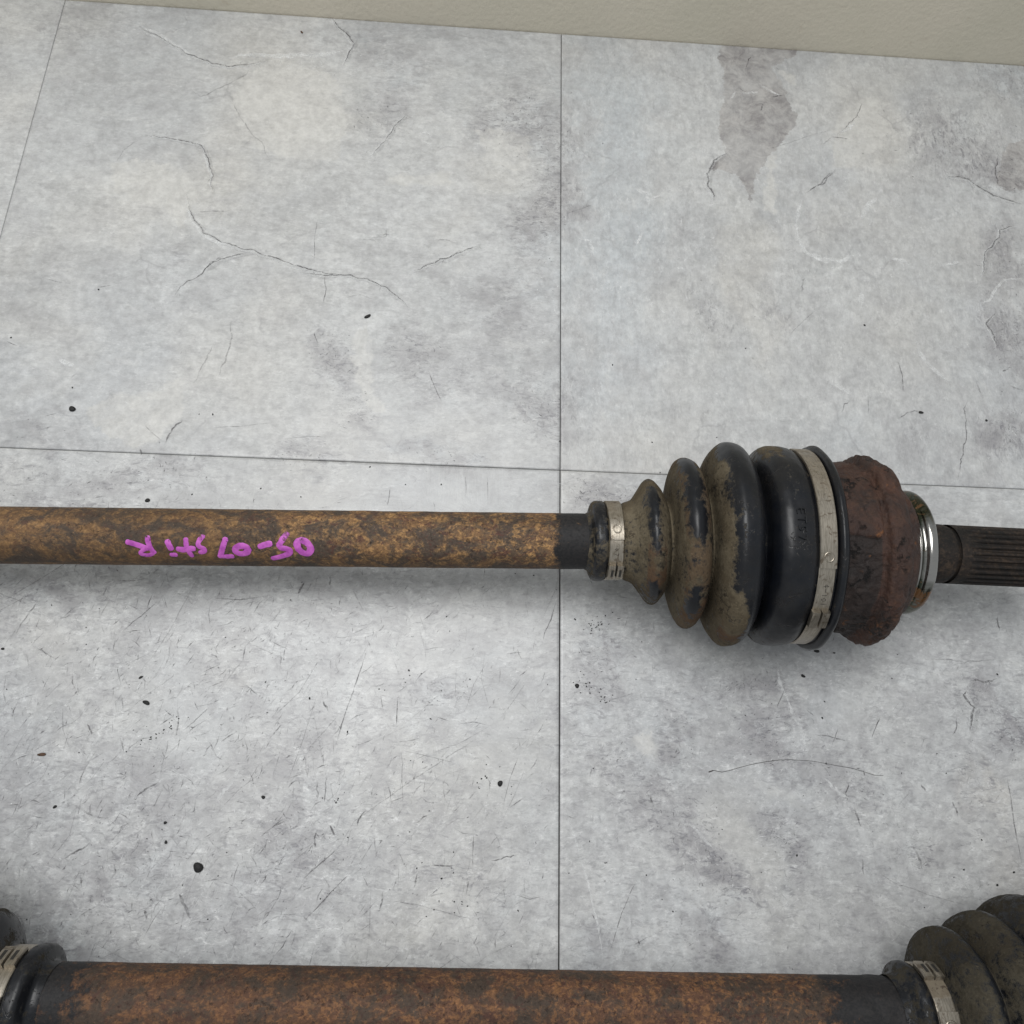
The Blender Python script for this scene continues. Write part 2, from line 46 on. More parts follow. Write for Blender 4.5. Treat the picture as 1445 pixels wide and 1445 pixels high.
HAIR=[(68.4, -144.2), (70.7, -143.4), (72.6, -143.8), (74.6, -144.1), (78.7, -143.2), (82.8, -142.0), (88.6, -140.5), (95.6, -139.1), (101.4, -138.3), (107.2, -138.0), (108.1, -138.1), (117.2, -138.4), (128.2, -140.1), (136.3, -141.3), (142.2, -142.9), (146.1, -144.0), (150.2, -144.1)]
WRITING=[(1.8, [(-183.23, -26.2), (-181.46, -28.5), (-179.3, -32.1), (-177.43, -35.3), (-175.98, -38.1)]), (1.7, [(-175.33, -17.5), (-175.23, -23.5), (-174.77, -33.0), (-174.14, -41.7), (-173.46, -46.2)]), (1.4, [(-173.46, -46.2), (-174.7, -52.5), (-176.17, -54.3), (-177.78, -53.0), (-179.09, -51.4), (-178.57, -45.7), (-177.31, -41.1), (-175.98, -38.1)]), (1.9, [(-167.31, -25.1), (-166.86, -31.2), (-166.28, -37.6)]), (1.6, [(-166.35, -52.3), (-165.62, -51.5), (-164.95, -52.3)]), (1.6, [(-159.98, -20.3), (-159.91, -28.1), (-159.89, -36.5), (-159.14, -45.4), (-158.46, -53.6)]), (1.9, [(-163.14, -39.3), (-161.24, -41.0), (-158.94, -37.9), (-157.28, -38.1)]), (1.6, [(-153.17, -13.7), (-154.36, -19.8), (-155.26, -28.6), (-154.72, -34.5), (-153.23, -36.9), (-152.54, -39.8), (-152.99, -44.3), (-154.43, -45.9)]), (1.8, [(-144.04, -19.2), (-144.88, -30.1), (-145.82, -42.5), (-146.8, -54.7)]), (1.7, [(-146.8, -54.7), (-144.58, -55.6), (-142.09, -54.8)]), (2.1, [(-135.0, -39.5), (-135.34, -43.4), (-136.17, -46.6), (-137.3, -48.5), (-138.5, -48.6), (-139.53, -46.8), (-140.2, -43.6), (-140.39, -39.8), (-140.06, -36.1), (-139.28, -33.1), (-138.19, -31.4), (-136.99, -31.4), (-135.93, -32.9), (-135.22, -35.8), (-135.0, -39.5)]), (2.0, [(-129.83, -31.9), (-128.02, -28.5), (-126.13, -26.5)]), (1.9, [(-119.11, -7.1), (-120.72, -16.6), (-122.34, -29.7), (-121.62, -34.9), (-119.54, -36.3), (-117.92, -39.4), (-118.19, -46.8), (-120.07, -50.4), (-122.6, -55.2), (-125.13, -58.9)]), (2.2, [(-114.99, -26.4), (-114.55, -20.6), (-113.22, -18.3), (-111.25, -21.8), (-109.89, -29.1), (-109.33, -36.6), (-110.17, -44.7), (-111.42, -47.3), (-113.17, -44.0), (-114.58, -36.1), (-114.99, -26.4)])]
PATCH2=[(274.5, 220.4), (270.0, 208.3), (264.7, 196.2), (274.1, 193.7), (290.1, 195.9), (297.8, 234.8), (280.7, 229.1)]
PLATES=[[(-185.1, 246.9), (-169.5, 256.6), (-154.4, 253.7), (-134.9, 248.5), (-129.0, 218.0), (-129.0, 184.5), (-150.8, 180.3), (-167.2, 184.1), (-184.7, 195.5), (-195.5, 215.3), (-196.6, 231.1)], [(-253.0, 175.3), (-240.3, 181.2), (-215.8, 175.5), (-207.7, 154.2), (-209.1, 144.6), (-213.4, 134.9), (-249.6, 156.0)], [(-102.2, 178.9), (-63.8, 184.2), (-62.3, 174.3), (-99.6, 170.4)], [(-54.6, 210.7), (-30.5, 215.2), (-18.9, 213.4), (-20.5, 184.9), (-43.4, 188.3)], [(-241.6, 23.0), (-228.8, 32.4), (-198.7, 40.6), (-192.0, 20.0), (-197.8, 13.2), (-198.7, 6.8), (-206.6, 5.3), (-222.2, 6.7)], [(127.8, 211.0), (132.4, 211.4), (131.4, 195.6), (131.3, 167.4), (120.9, 166.7), (124.9, 190.2)], [(134.4, 278.0), (138.6, 277.3), (149.2, 271.7), (146.3, 263.4), (140.3, 267.8)], [(165.9, 224.3), (180.1, 250.3), (201.6, 257.8), (202.4, 229.8), (180.9, 201.3), (163.5, 202.7)], [(-110.7, 69.0), (-104.8, 76.8), (-100.2, 59.7), (-94.1, 36.0), (-90.2, 26.8), (-98.9, 29.9), (-107.8, 47.2)], [(35.5, -128.6), (44.7, -127.3), (45.6, -133.7), (39.8, -137.1)]]
# ---------------------------------------------------------------- helpers
def link(o, parent=None):
    COL.objects.link(o)
    if parent is not None: o.parent = parent
    return o
def mesh_obj(name, verts, faces, mat, parent=None, smooth=True, attrs=None):
    me = bpy.data.meshes.new(name)
    me.from_pydata([tuple(v) for v in verts], [], [tuple(f) for f in faces])
    me.validate(verbose=False)
    if smooth: me.polygons.foreach_set('use_smooth', [True] * len(me.polygons))
    if attrs:
        for k, vals in attrs.items():
            a = me.attributes.new(k, 'FLOAT', 'POINT'); a.data.foreach_set('value', np.asarray(vals, dtype=np.float32))
    me.materials.append(mat); me.update()
    return link(bpy.data.objects.new(name, me), parent)
def empty(name, loc, label, cat, group=None):
    o = bpy.data.objects.new(name, None); COL.objects.link(o); o.location = loc
    o.empty_display_size = 0.02
    o['label'] = label; o['category'] = cat
    if group: o['group'] = group
    return o

class NT:
    """tiny wrapper for building node materials"""
    def __init__(s, name):
        s.m = bpy.data.materials.new(name); s.m.use_nodes = True
        s.t = s.m.node_tree; s.bsdf = s.t.nodes['Principled BSDF']; s.out = s.t.nodes['Material Output']
    def n(s, typ, ins=None, **props):
        x = s.t.nodes.new(typ)
        for k, v in props.items(): setattr(x, k, v)
        if ins:
            for k, v in ins.items():
                if hasattr(v, 'links') or isinstance(v, bpy.types.NodeSocket): s.t.links.new(v, x.inputs[k])
                else: x.inputs[k].default_value = v
        return x
    def obj(s): return s.n('ShaderNodeTexCoord').outputs['Object']
    def attr(s, name): return s.n('ShaderNodeAttribute', attribute_name=name).outputs['Fac']
    def noise(s, vec, scale, detail=6, rough=.6, dist=0):
        return s.n('ShaderNodeTexNoise', {'Vector': vec, 'Scale': scale, 'Detail': detail, 'Roughness': rough, 'Distortion': dist})
    def mapping(s, vec, loc=(0, 0, 0), rot=(0, 0, 0), sc=(1, 1, 1)):
        return s.n('ShaderNodeMapping', {'Vector': vec, 'Location': loc, 'Rotation': rot, 'Scale': sc}).outputs[0]
    def math(s, op, a, b=0.0, c=None, clamp=False):
        i = {0: a, 1: b}
        if c is not None: i[2] = c
        return s.n('ShaderNodeMath', i, operation=op, use_clamp=clamp).outputs[0]
    def rng(s, v, a, b, c=0., d=1.):
        return s.n('ShaderNodeMapRange', {'Value': v, 'From Min': a, 'From Max': b, 'To Min': c, 'To Max': d}).outputs[0]
    def mix(s, f, a, b):
        x = s.n('ShaderNodeMix', data_type='RGBA')
        for k, v in ((0, f), (6, a), (7, b)):
            if isinstance(v, bpy.types.NodeSocket): s.t.links.new(v, x.inputs[k])
            else: x.inputs[k].default_value = (*v, 1) if isinstance(v, tuple) and len(v) == 3 else v
        return x.outputs[2]
    def bump(s, h, strength, dist, normal=None):
        i = {'Height': h, 'Strength': strength, 'Distance': dist}
        if normal is not None: i['Normal'] = normal
        return s.n('ShaderNodeBump', i).outputs[0]
    def set(s, **k):
        for kk, v in k.items():
            kk = kk.replace('_', ' ')
            if isinstance(v, bpy.types.NodeSocket): s.t.links.new(v, s.bsdf.inputs[kk])
            else: s.bsdf.inputs[kk].default_value = (*v, 1) if isinstance(v, tuple) and len(v) == 3 else v
        return s

# ---------------------------------------------------------------- materials
def mat_tile():
    t = NT('printed_slate_tile'); o = t.obj()
    rnd = t.n('ShaderNodeObjectInfo').outputs['Random']
    off = t.n('ShaderNodeCombineXYZ', {0: t.math('MULTIPLY', rnd, 7.3), 1: t.math('MULTIPLY', rnd, 3.1), 2: t.math('MULTIPLY', rnd, 11.)}).outputs[0]
    v = t.n('ShaderNodeVectorMath', {0: o, 1: off}, operation='ADD').outputs[0]
    warp = t.noise(v, 14, 5, .6).outputs['Color']
    w2 = t.n('ShaderNodeVectorMath', {0: warp, 1: (.5, .5, .5)}, operation='SUBTRACT').outputs[0]
    w3 = t.n('ShaderNodeVectorMath', {0: w2, 'Scale': .05}, operation='SCALE').outputs[0]
    vw = t.n('ShaderNodeVectorMath', {0: v, 1: w3}, operation='ADD').outputs[0]
    rot = t.math('MULTIPLY', rnd, 6.)
    tone = t.attr('tone'); warm = t.attr('warm')
    wear = t.attr('wear')
    big = t.noise(vw, 7, 8, .6, .6).outputs[0]
    mid = t.noise(vw, 30, 10, .7, .4).outputs[0]
    m2 = t.noise(vw, 75, 9, .74, .3).outputs[0]
    fine = t.noise(v, 260, 8, .72).outputs[0]
    vfa = t.mapping(v, rot=(0, 0, .10), sc=(1.0, 2.6, 1)); vfb = t.mapping(v, rot=(0, 0, -1.0), sc=(1.0, 2.4, 1))
    vfc = t.mapping(v, rot=(0, 0, .10), sc=(2.6, 1.0, 1))
    vfa = t.n('ShaderNodeMix', {0: t.attr('turn'), 4: vfa, 5: vfc}, data_type='VECTOR').outputs[1]
    vf = t.n('ShaderNodeMix', {0: t.rng(wear, .3, .5), 4: vfa, 5: vfb}, data_type='VECTOR').outputs[1]
    m3 = t.noise(vf, 55, 9, .74, .5).outputs[0]
    fib = t.noise(vf, 170, 8, .75, 1.1).outputs[0]
    col = t.mix(t.rng(big, .38, .62), (.445, .456, .463), (.500, .506, .502))
    wf = t.math('ADD', t.math('MULTIPLY', warm, .6), t.rng(t.noise(vw, 11, 4, .5).outputs[0], .35, .7, -.3, .5), clamp=True)
    col = t.mix(wf, col, (.510, .498, .468))
    cf = t.math('MULTIPLY', t.math('ADD', t.math('MULTIPLY', warm, -.8), t.rng(mid, .45, .7, -.2, .35)), 1, clamp=True)
    col = t.mix(cf, col, (.43, .462, .485))
    # overlapping slate plates: faint steps with crisp ragged borders
    st1 = t.rng(t.noise(vw, 9, 9, .62, 1.2).outputs[0], .497, .503)
    st2 = t.rng(t.noise(t.mapping(vw, loc=(3, 1, 2)), 13, 9, .62, 1.2).outputs[0], .545, .551)
    lf = t.math('MULTIPLY', t.math('ADD', t.math('MULTIPLY', tone, .6), t.rng(mid, .5, .72, -.15, .45)), .75, clamp=True)
    col = t.mix(lf, col, (.555, .553, .535))
    col = t.n('ShaderNodeHueSaturation', {'Value': t.math('ADD', t.math('MULTIPLY', st1, .055), t.math('ADD', t.math('MULTIPLY', st2, -.07), .99)), 'Color': col}).outputs[0]
    # dark mottled areas: where the tone says so, broken up by noise
    dsum = t.math('ADD', t.math('MULTIPLY', tone, -.58), t.math('ADD', t.rng(mid, .35, .7, .24, -.30), t.rng(big, .3, .7, .10, -.16)))
    d1 = t.math('MULTIPLY', t.rng(dsum, .0, .55), .72, clamp=True)
    col = t.mix(d1, col, (.315, .308, .312))
    amt = t.math('ADD', t.math('MULTIPLY', wear, .30), t.math('MULTIPLY', tone, -.85), clamp=True)
    amt = t.math('ADD', amt, .16)
    col = t.mix(t.math('MULTIPLY', t.rng(m3, .50, .60), .30), col, (.345, .342, .345))
    col = t.mix(t.math('MULTIPLY', t.rng(m3, .46, .38), .28), col, (.60, .60, .585))
    col = t.mix(t.math('MULTIPLY', t.rng(m2, .46, .60), amt, clamp=True), col, (.305, .30, .308))
    col = t.mix(t.math('MULTIPLY', t.rng(fib, .50, .62), t.math('MULTIPLY', amt, 1.25), clamp=True), col, (.225, .222, .235))
    lite = t.math('MULTIPLY', t.rng(t.noise(vf, 240, 7, .78, .7).outputs[0], .52, .64), t.math('ADD', t.math('MULTIPLY', wear, .45), .26))
    lite = t.math('MULTIPLY', lite, t.rng(m2, .55, .42), clamp=True)
    col = t.mix(lite, col, (.72, .725, .72))
    vo = t.n('ShaderNodeTexVoronoi', {'Vector': vw, 'Scale': 16.}, feature='DISTANCE_TO_EDGE').outputs['Distance']
    vn = t.math('MULTIPLY', t.rng(vo, .0, .016, 1, 0), t.rng(t.noise(v, 24, 3).outputs[0], .54, .62), clamp=True)
    col = t.mix(t.math('MULTIPLY', vn, .30), col, (.20, .195, .205))
    # lighter slate plates with a ragged outline
    plm = t.rng(t.math('ADD', t.attr('plate'), t.rng(t.noise(v, 120, 8, .68).outputs[0], .3, .7, -3.2, 3.2)), -.7, 1.3)
    col = t.mix(t.math('MULTIPLY', plm, t.rng(m2, .40, .60, .78, .40)), col, (.555, .550, .528))
    fl = t.rng(t.noise(t.mapping(vf, sc=(1, 1.6, 1)), 420, 5, .7, .5).outputs[0], .60, .70)
    fl = t.math('MULTIPLY', fl, t.rng(t.noise(v, 45, 4).outputs[0], .42, .62, .08, .62))
    col = t.mix(fl, col, (.20, .195, .20))
    wl = t.rng(t.noise(t.mapping(vf, loc=(5, 2, 1), sc=(1, 1.7, 1)), 300, 5, .72, .8).outputs[0], .60, .68)
    wl = t.math('MULTIPLY', wl, t.rng(t.noise(t.mapping(v, loc=(2, 2, 2)), 38, 4).outputs[0], .45, .62, .05, .7))
    col = t.mix(wl, col, (.70, .705, .70))
    gr = t.rng(fine, .35, .65, -.12, .12)
    hsv = t.n('ShaderNodeHueSaturation', {'Value': t.math('ADD', gr, 1.0), 'Color': col, 'Saturation': 1.0}).outputs[0]
    # torn slate patch (sharp ragged edge)
    pt = t.attr('patch')
    pe = t.math('ADD', pt, t.rng(t.noise(v, 150, 8, .72).outputs[0], .3, .7, -2.6, 2.6))
    pm = t.rng(pe, -.05, .12)
    pcol = t.mix(t.rng(t.noise(v, 95, 9, .78, .4).outputs[0], .40, .60), (.225, .215, .218), (.43, .42, .41))
    inner = t.rng(t.noise(v, 40, 4).outputs[0], .38, .6, 1., .68)
    hsv = t.mix(t.math('MULTIPLY', pm, inner), hsv, pcol)
    b = t.bump(t.math('ADD', fib, t.math('MULTIPLY', fine, .4)), .14, .0006)
    t.set(Base_Color=hsv, Roughness=t.rng(fine, .3, .7, .30, .48), Specular_IOR_Level=.62, Normal=b)
    return t.m
def mat_print():
    t = NT('tile_vein_print')
    a = t.attr('alpha'); tn = t.attr('tone'); v = t.obj()
    brk = t.math('MULTIPLY', t.rng(t.noise(v, 700, 4, .6).outputs[0], .30, .55), t.rng(t.noise(v, 130, 4, .6).outputs[0], .34, .58, .35, 1.))
    al = t.math('MULTIPLY', a, brk, clamp=True)
    col = t.mix(tn, (.10, .095, .10), (.86, .87, .87))
    t.set(Base_Color=col, Roughness=.6, Alpha=al, Specular_IOR_Level=.2)
    return t.m
def mat_simple(name, col, rough=.6, metal=0, var=.25, scale=300, bump=.2, spec=.5):
    t = NT(name); v = t.obj(); nz = t.noise(v, scale, 6, .65).outputs[0]
    c2 = tuple(max(0, c * (1 - var)) for c in col); c1 = tuple(min(1, c * (1 + var)) for c in col)
    t.set(Base_Color=t.mix(t.rng(nz, .35, .65), c2, c1), Roughness=rough, Metallic=metal, Normal=t.bump(nz, bump, .0004), Specular_IOR_Level=spec)
    return t.m
def mat_rust(name, cols, seed=0., dark_lo=None, dark_soft=.004):
    """cols: base, dark, bright, purple"""
    t = NT(name); v = t.mapping(t.obj(), loc=(seed, seed * .7, seed * .3))
    vs = t.mapping(v, sc=(1.15, 1.5, 1.5))
    a = t.noise(vs, 70, 9, .68, .6).outputs[0]; b = t.noise(vs, 330, 8, .72, .7).outputs[0]
    c = t.noise(vs, 26, 5, .6, .5).outputs[0]; f = t.noise(v, 900, 5, .7).outputs[0]
    col = t.mix(t.rng(a, .44, .56), cols[1], cols[0])
    col = t.mix(t.math('MULTIPLY', t.rng(c, .50, .60), .8), col, cols[1])
    col = t.mix(t.math('MULTIPLY', t.math('MULTIPLY', t.rng(b, .49, .57), t.rng(a, .40, .54)), .9), col, cols[2])
    col = t.mix(t.math('MULTIPLY', t.rng(t.noise(vs, 210, 9, .75, 1.).outputs[0], .53, .60), .85), col, cols[3])
    stk = t.noise(t.mapping(v, sc=(.09, 1, 1)), 95, 5, .6).outputs[0]
    col = t.n('ShaderNodeHueSaturation', {'Value': t.rng(stk, .3, .7, .68, 1.32), 'Color': col}).outputs[0]
    pit = t.rng(t.noise(v, 520, 6, .78).outputs[0], .36, .42, 1, 0)
    col = t.mix(t.math('MULTIPLY', pit, .8), col, (.026, .018, .015))
    br = t.rng(f, .62, .74)
    col = t.mix(t.math('MULTIPLY', br, .5), col, tuple(min(1, x * 1.7) for x in cols[2]))
    col = t.n('ShaderNodeHueSaturation', {'Value': t.rng(f, .35, .65, .70, 1.30), 'Color': col}).outputs[0]
    rough = .78
    col = t.mix(t.rng(t.attr('zone'), 0, 1, .6, 0), col, t.mix(t.rng(a, .4, .6), tuple(x * .8 for x in cols[1]), tuple(x * .7 for x in cols[0])))
    # black paint attribute
    pa = t.math('ADD', t.attr('paint'), t.rng(t.noise(v, 190, 7, .75).outputs[0], .3, .7, -.55, .55))
    pm = t.rng(pa, .35, .70)
    col = t.mix(pm, col, t.mix(t.rng(f, .4, .6), (.011, .011, .012), (.022, .020, .020)))
    h = t.math('ADD', t.math('MULTIPLY', b, 1.), t.math('ADD', t.math('MULTIPLY', f, .35), t.math('MULTIPLY', pit, -.4)))
    h = t.math('MULTIPLY', h, t.rng(pm, 0, 1, 1, .35))
    t.set(Base_Color=col, Roughness=t.rng(pm, 0, 1, .7, .62), Normal=t.bump(h, .6, .0006), Specular_IOR_Level=.3)
    return t.m
def mat_boot(name, dustcol, dustcol2, seed=0., rustamt=1.):
    t = NT(name); v = t.mapping(t.obj(), loc=(seed, 0, seed))
    d = t.attr('dust'); nz = t.noise(v, 95, 8, .7, .4).outputs[0]; n2 = t.noise(v, 420, 6, .7).outputs[0]
    n3 = t.noise(v, 1100, 3, .7).outputs[0]
    dm = t.math('ADD', d, t.math('ADD', t.rng(nz, .3, .7, -.6, .6), t.rng(n2, .3, .7, -.5, .5)))
    m = t.math('MAXIMUM', t.rng(t.math('ADD', dm, t.rng(t.noise(v, 210, 7, .75).outputs[0], .3, .7, -.35, .35)), .10, .78), t.rng(t.noise(v, 60, 7, .7).outputs[0], .42, .7, 0, .07))
    dc = t.mix(t.rng(t.noise(v, 40, 6, .6).outputs[0], .4, .6), dustcol, dustcol2)
    dc = t.mix(t.rng(t.noise(v, 75, 8, .75, .5).outputs[0], .50, .60, 0, .5), dc, tuple(x * .55 for x in dustcol))
    dc = t.mix(t.rng(n2, .50, .62, 0, .42), dc, tuple(x * .45 for x in dustcol))
    dc = t.mix(t.rng(n3, .58, .68, 0, .35), dc, tuple(min(1, x * 1.7) for x in dustcol2))
    # rusty orange smears
    rs = t.math('MULTIPLY', t.rng(t.noise(v, 70, 7, .7, .7).outputs[0], .44, .52), t.math('MULTIPLY', t.attr('rusty'), rustamt), clamp=True)
    dc = t.mix(t.math('MULTIPLY', rs, .5), dc, (.098, .046, .026))
    rub = t.mix(t.rng(nz, .4, .7), (.004, .005, .0075), (.008, .0095, .0130))
    rub = t.mix(t.rng(t.noise(v, 700, 4, .7).outputs[0], .66, .72, 0, .35), rub, (.12, .11, .09))
    col = t.mix(m, rub, dc)
    # old cracks in the dirt film
    vo = t.n('ShaderNodeTexVoronoi', {'Vector': t.n('ShaderNodeVectorMath', {0: v, 1: t.n('ShaderNodeVectorMath', {0: t.noise(v, 150, 4).outputs['Color'], 'Scale': .02}, operation='SCALE').outputs[0]}, operation='ADD').outputs[0], 'Scale': 90.}, feature='DISTANCE_TO_EDGE').outputs['Distance']
    ck = t.math('MULTIPLY', t.rng(vo, .0, .05, 1, 0), t.rng(t.noise(v, 60, 3).outputs[0], .55, .62), clamp=True)
    col = t.mix(t.math('MULTIPLY', ck, .8), col, (.012, .010, .009))
    h = t.math('ADD', t.math('MULTIPLY', m, .8), t.math('ADD', t.math('MULTIPLY', t.math('MULTIPLY', n2, m), .9), t.math('MULTIPLY', ck, -.6)))
    t.set(Base_Color=col, Roughness=t.rng(m, 0, 1, .35, .88), Normal=t.bump(h, .4, .0005), Specular_IOR_Level=t.rng(m, 0, 1, .36, .08))
    return t.m
def mat_clamp(name, seed=0.):
    t = NT(name); v = t.mapping(t.obj(), loc=(seed, 0, 0))
    nz = t.noise(v, 120, 6, .65).outputs[0]; n2 = t.noise(v, 600, 5, .7).outputs[0]
    st = t.noise(t.mapping(v, sc=(12, 1, 1)), 250, 3, .5).outputs[0]
    dm = t.math('ADD', t.attr('dust'), t.math('ADD', t.rng(nz, .3, .7, -.3, .3), t.rng(n2, .3, .7, -.2, .2)))
    m = t.rng(dm, .35, .75)
    steel = t.mix(t.rng(st, .4, .6), (.30, .268, .22), (.42, .378, .315))
    steel = t.mix(t.rng(t.noise(v, 260, 6, .7, 1.).outputs[0], .55, .62, 0, .7), steel, (.13, .095, .065))
    dirt = t.mix(t.rng(nz, .4, .6), (.115, .092, .064), (.175, .147, .108))
    dirt = t.mix(t.rng(t.noise(v, 300, 6, .75, 1.2).outputs[0], .56, .61, 0, .9), dirt, (.055, .038, .026))
    t.set(Base_Color=t.mix(m, steel, dirt), Metallic=t.rng(m, 0, 1, .92, .15), Roughness=t.rng(m, 0, 1, .36, .75), Normal=t.bump(n2, .25, .0002))
    return t.m
def mat_housing():
    t = NT('flaking_rust_scale'); v = t.obj()
    wv = t.n('ShaderNodeVectorMath', {0: v, 1: t.n('ShaderNodeVectorMath', {0: t.noise(v, 90, 6, .7).outputs['Color'], 'Scale': .022}, operation='SCALE').outputs[0]}, operation='ADD').outputs[0]
    a = t.noise(v, 60, 8, .68, .7).outputs[0]; b = t.noise(v, 300, 8, .72).outputs[0]; f = t.noise(v, 900, 4, .7).outputs[0]
    col = t.mix(t.rng(a, .38, .62), (.019, .010, .0075), (.066, .029, .018))
    col = t.mix(t.math('MULTIPLY', t.rng(b, .5, .66), .7), col, (.080, .042, .026))
    col = t.mix(t.rng(t.noise(v, 45, 7, .65, .6).outputs[0], .50, .62, 0, .75), col, (.030, .016, .013))
    fl = t.attr('flake')
    col = t.mix(t.rng(fl, .3, .7, 0, .75), col, (.012, .0095, .009))
    og = t.math('MULTIPLY', t.rng(t.noise(v, 150, 6, .7).outputs[0], .60, .70), t.rng(t.noise(v, 30, 3).outputs[0], .45, .6), clamp=True)
    col = t.mix(t.math('MULTIPLY', og, .8), col, (.25, .095, .025))
    vo = t.n('ShaderNodeTexVoronoi', {'Vector': wv, 'Scale': 75.}, feature='DISTANCE_TO_EDGE').outputs['Distance']
    ck = t.math('MULTIPLY', t.rng(vo, .0, .06, 1, 0), t.rng(t.noise(v, 55, 4).outputs[0], .52, .57), clamp=True)
    col = t.mix(t.math('MULTIPLY', ck, .95), col, (.005, .004, .004))
    sp = t.rng(f, .70, .76); col = t.mix(t.math('MULTIPLY', sp, .4), col, (.40, .33, .30))
    h = t.math('ADD', t.math('MULTIPLY', b, 1.), t.math('ADD', t.math('MULTIPLY', f, .3), t.math('MULTIPLY', ck, -1.2)))
    t.set(Base_Color=col, Roughness=t.rng(b, .3, .7, .5, .8), Normal=t.bump(h, .9, .0012), Specular_IOR_Level=.45)
    return t.m
def mat_chrome():
    t = NT('worn_bright_steel'); v = t.obj(); n = t.noise(v, 180, 6, .7, 1.).outputs[0]
    m = t.rng(t.math('ADD', t.attr('rusty'), t.rng(n, .35, .65, -.5, .5)), .5, .7)
    col = t.mix(m, t.mix(t.math('ADD', t.attr('tarnish_reflection'), t.rng(n, .3, .7, -.3, .3), clamp=True), (.38, .37, .35), (.05, .057, .040)), (.12, .06, .025))
    t.set(Base_Color=col, Metallic=t.rng(m, 0, 1, 1, .2), Roughness=t.rng(t.noise(v, 500, 5).outputs[0], .3, .7, .10, .24), Normal=t.bump(n, .06, .0003))
    return t.m
def mat_wall():
    t = NT('beige_painted_wall'); v = t.obj()
    n = t.noise(v, 320, 5, .6).outputs[0]; b = t.noise(v, 9, 4, .5).outputs[0]
    col = t.mix(t.rng(b, .35, .65), (.65, .61, .50), (.71, .655, .545))
    col = t.mix(t.rng(t.noise(v, 120, 8, .7).outputs[0], .62, .74, 0, .35), col, (.45, .36, .26))
    t.set(Base_Color=col, Roughness=.8, Normal=t.bump(n, .5, .0009), Specular_IOR_Level=.2)
    return t.m
def mat_marker():
    t = NT('magenta_paint_marker'); v = t.obj()
    a = t.attr('alpha'); n = t.noise(v, 900, 5, .7).outputs[0]
    al = t.rng(t.math('ADD', a, t.math('ADD', t.rng(n, .3, .7, -.42, .42), t.rng(t.noise(v, 330, 5, .7).outputs[0], .3, .7, -.3, .3))), .22, .55)
    col = t.mix(t.rng(t.noise(v, 260, 5, .6).outputs[0], .35, .65), (.36, .06, .35), (.60, .14, .56))
    t.set(Base_Color=col, Roughness=.55, Alpha=t.math('MULTIPLY', al, .96), Normal=t.bump(n, .3, .0003))
    return t.m

M = {}
M['tile'] = mat_tile(); M['print'] = mat_print(); M['wall'] = mat_wall()
M['joint'] = mat_simple('dark_joint_dirt', (.025, .023, .022), .9)
M['rust1'] = mat_rust('ochre_rusted_steel', ((.170, .096, .046), (.070, .052, .039), (.340, .195, .080), (.082, .038, .028)), 0.)
M['rust2'] = mat_rust('red_brown_rusted_steel', ((.108, .054, .031), (.058, .041, .030), (.215, .104, .044), (.062, .028, .021)), 3.1)
M['boot1'] = mat_boot('dusty_black_rubber', (.092, .073, .048), (.140, .117, .081), 0.)
M['boot2'] = mat_boot('grey_brown_dusty_rubber', (.044, .038, .028), (.066, .058, .043), 2.4, .15)
M['rubber'] = mat_simple('bare_black_rubber', (.007, .008, .010), .42, 0, .4, 260, .2, .3)
M['clamp'] = mat_clamp('stained_clamp_steel'); M['housing'] = mat_housing(); M['chrome'] = mat_chrome()
M['spline'] = mat_rust('dark_oiled_spline_steel', ((.018, .013, .010), (.009, .0078, .007), (.040, .027, .018), (.013, .0095, .0085)), 5.)
M['marker'] = mat_marker()
M['crumb'] = mat_simple('black_rubber_crumb', (.012, .012, .012), .7, 0, .5, 900, .6)
M['brown_crumb'] = mat_simple('brown_dirt_flake', (.09, .05, .03), .8, 0, .4, 900, .6)
M['hair'] = mat_simple('dark_hair_fibre', (.03, .025, .022), .5)
M['punch_shade'] = mat_simple('stamped_mark_slot_shade', (.022, .020, .017), .6)  # stamped marks, and the painted shade of the clamp slots

# ---------------------------------------------------------------- the setting: floor of tiles, wall
GAP = .00026
T = .305
floor = mesh_obj('floor', [(-.62, -.93, -.006), (.62, -.93, -.006), (.62, .2941, -.006), (-.62, .2941, -.006)] +
                 [(-.62, -.93, -.0012), (.62, -.93, -.0012), (.62, .2941, -.0012), (-.62, .2941, -.0012)],
                 [(3, 2, 1, 0), (4, 5, 6, 7), (0, 1, 5, 4), (1, 2, 6, 5), (2, 3, 7, 6), (3, 0, 4, 7)], M['joint'], smooth=False)
floor['kind'] = 'structure'

def inside(px, py, poly):
    c = np.zeros(px.shape, bool); n = len(poly); j = n - 1
    for i in range(n):
        xi, yi = poly[i]; xj, yj = poly[j]
        if yi != yj:
            m = ((yi > py) != (yj > py)) & (px < (xj - xi) * (py - yi) / (yj - yi) + xi)
            c ^= m
        j = i
    return c
def polydist(px, py, poly, closed=True):
    d = np.full(px.shape, 1e9); n = len(poly)
    for i in range(n if closed else n - 1):
        ax, ay = poly[i]; bx, by = poly[(i + 1) % n]
        ux, uy = bx - ax, by - ay; L = ux * ux + uy * uy + 1e-12
        t = np.clip(((px - ax) * ux + (py - ay) * uy) / L, 0, 1)
        d = np.minimum(d, np.hypot(px - ax - t * ux, py - ay - t * uy))
    return d
def vnoise(x, y, scale, seed):
    r = np.random.RandomState(seed); G = r.uniform(-1, 1, (256, 256))
    u = x / scale + 100.3; v = y / scale + 100.7; i = np.floor(u).astype(int); j = np.floor(v).astype(int); fu = u - i; fv = v - j
    fu = fu * fu * (3 - 2 * fu); fv = fv * fv * (3 - 2 * fv); i %= 255; j %= 255
    return (G[j, i] * (1 - fu) + G[j, i + 1] * fu) * (1 - fv) + (G[j + 1, i] * (1 - fu) + G[j + 1, i + 1] * fu) * fv
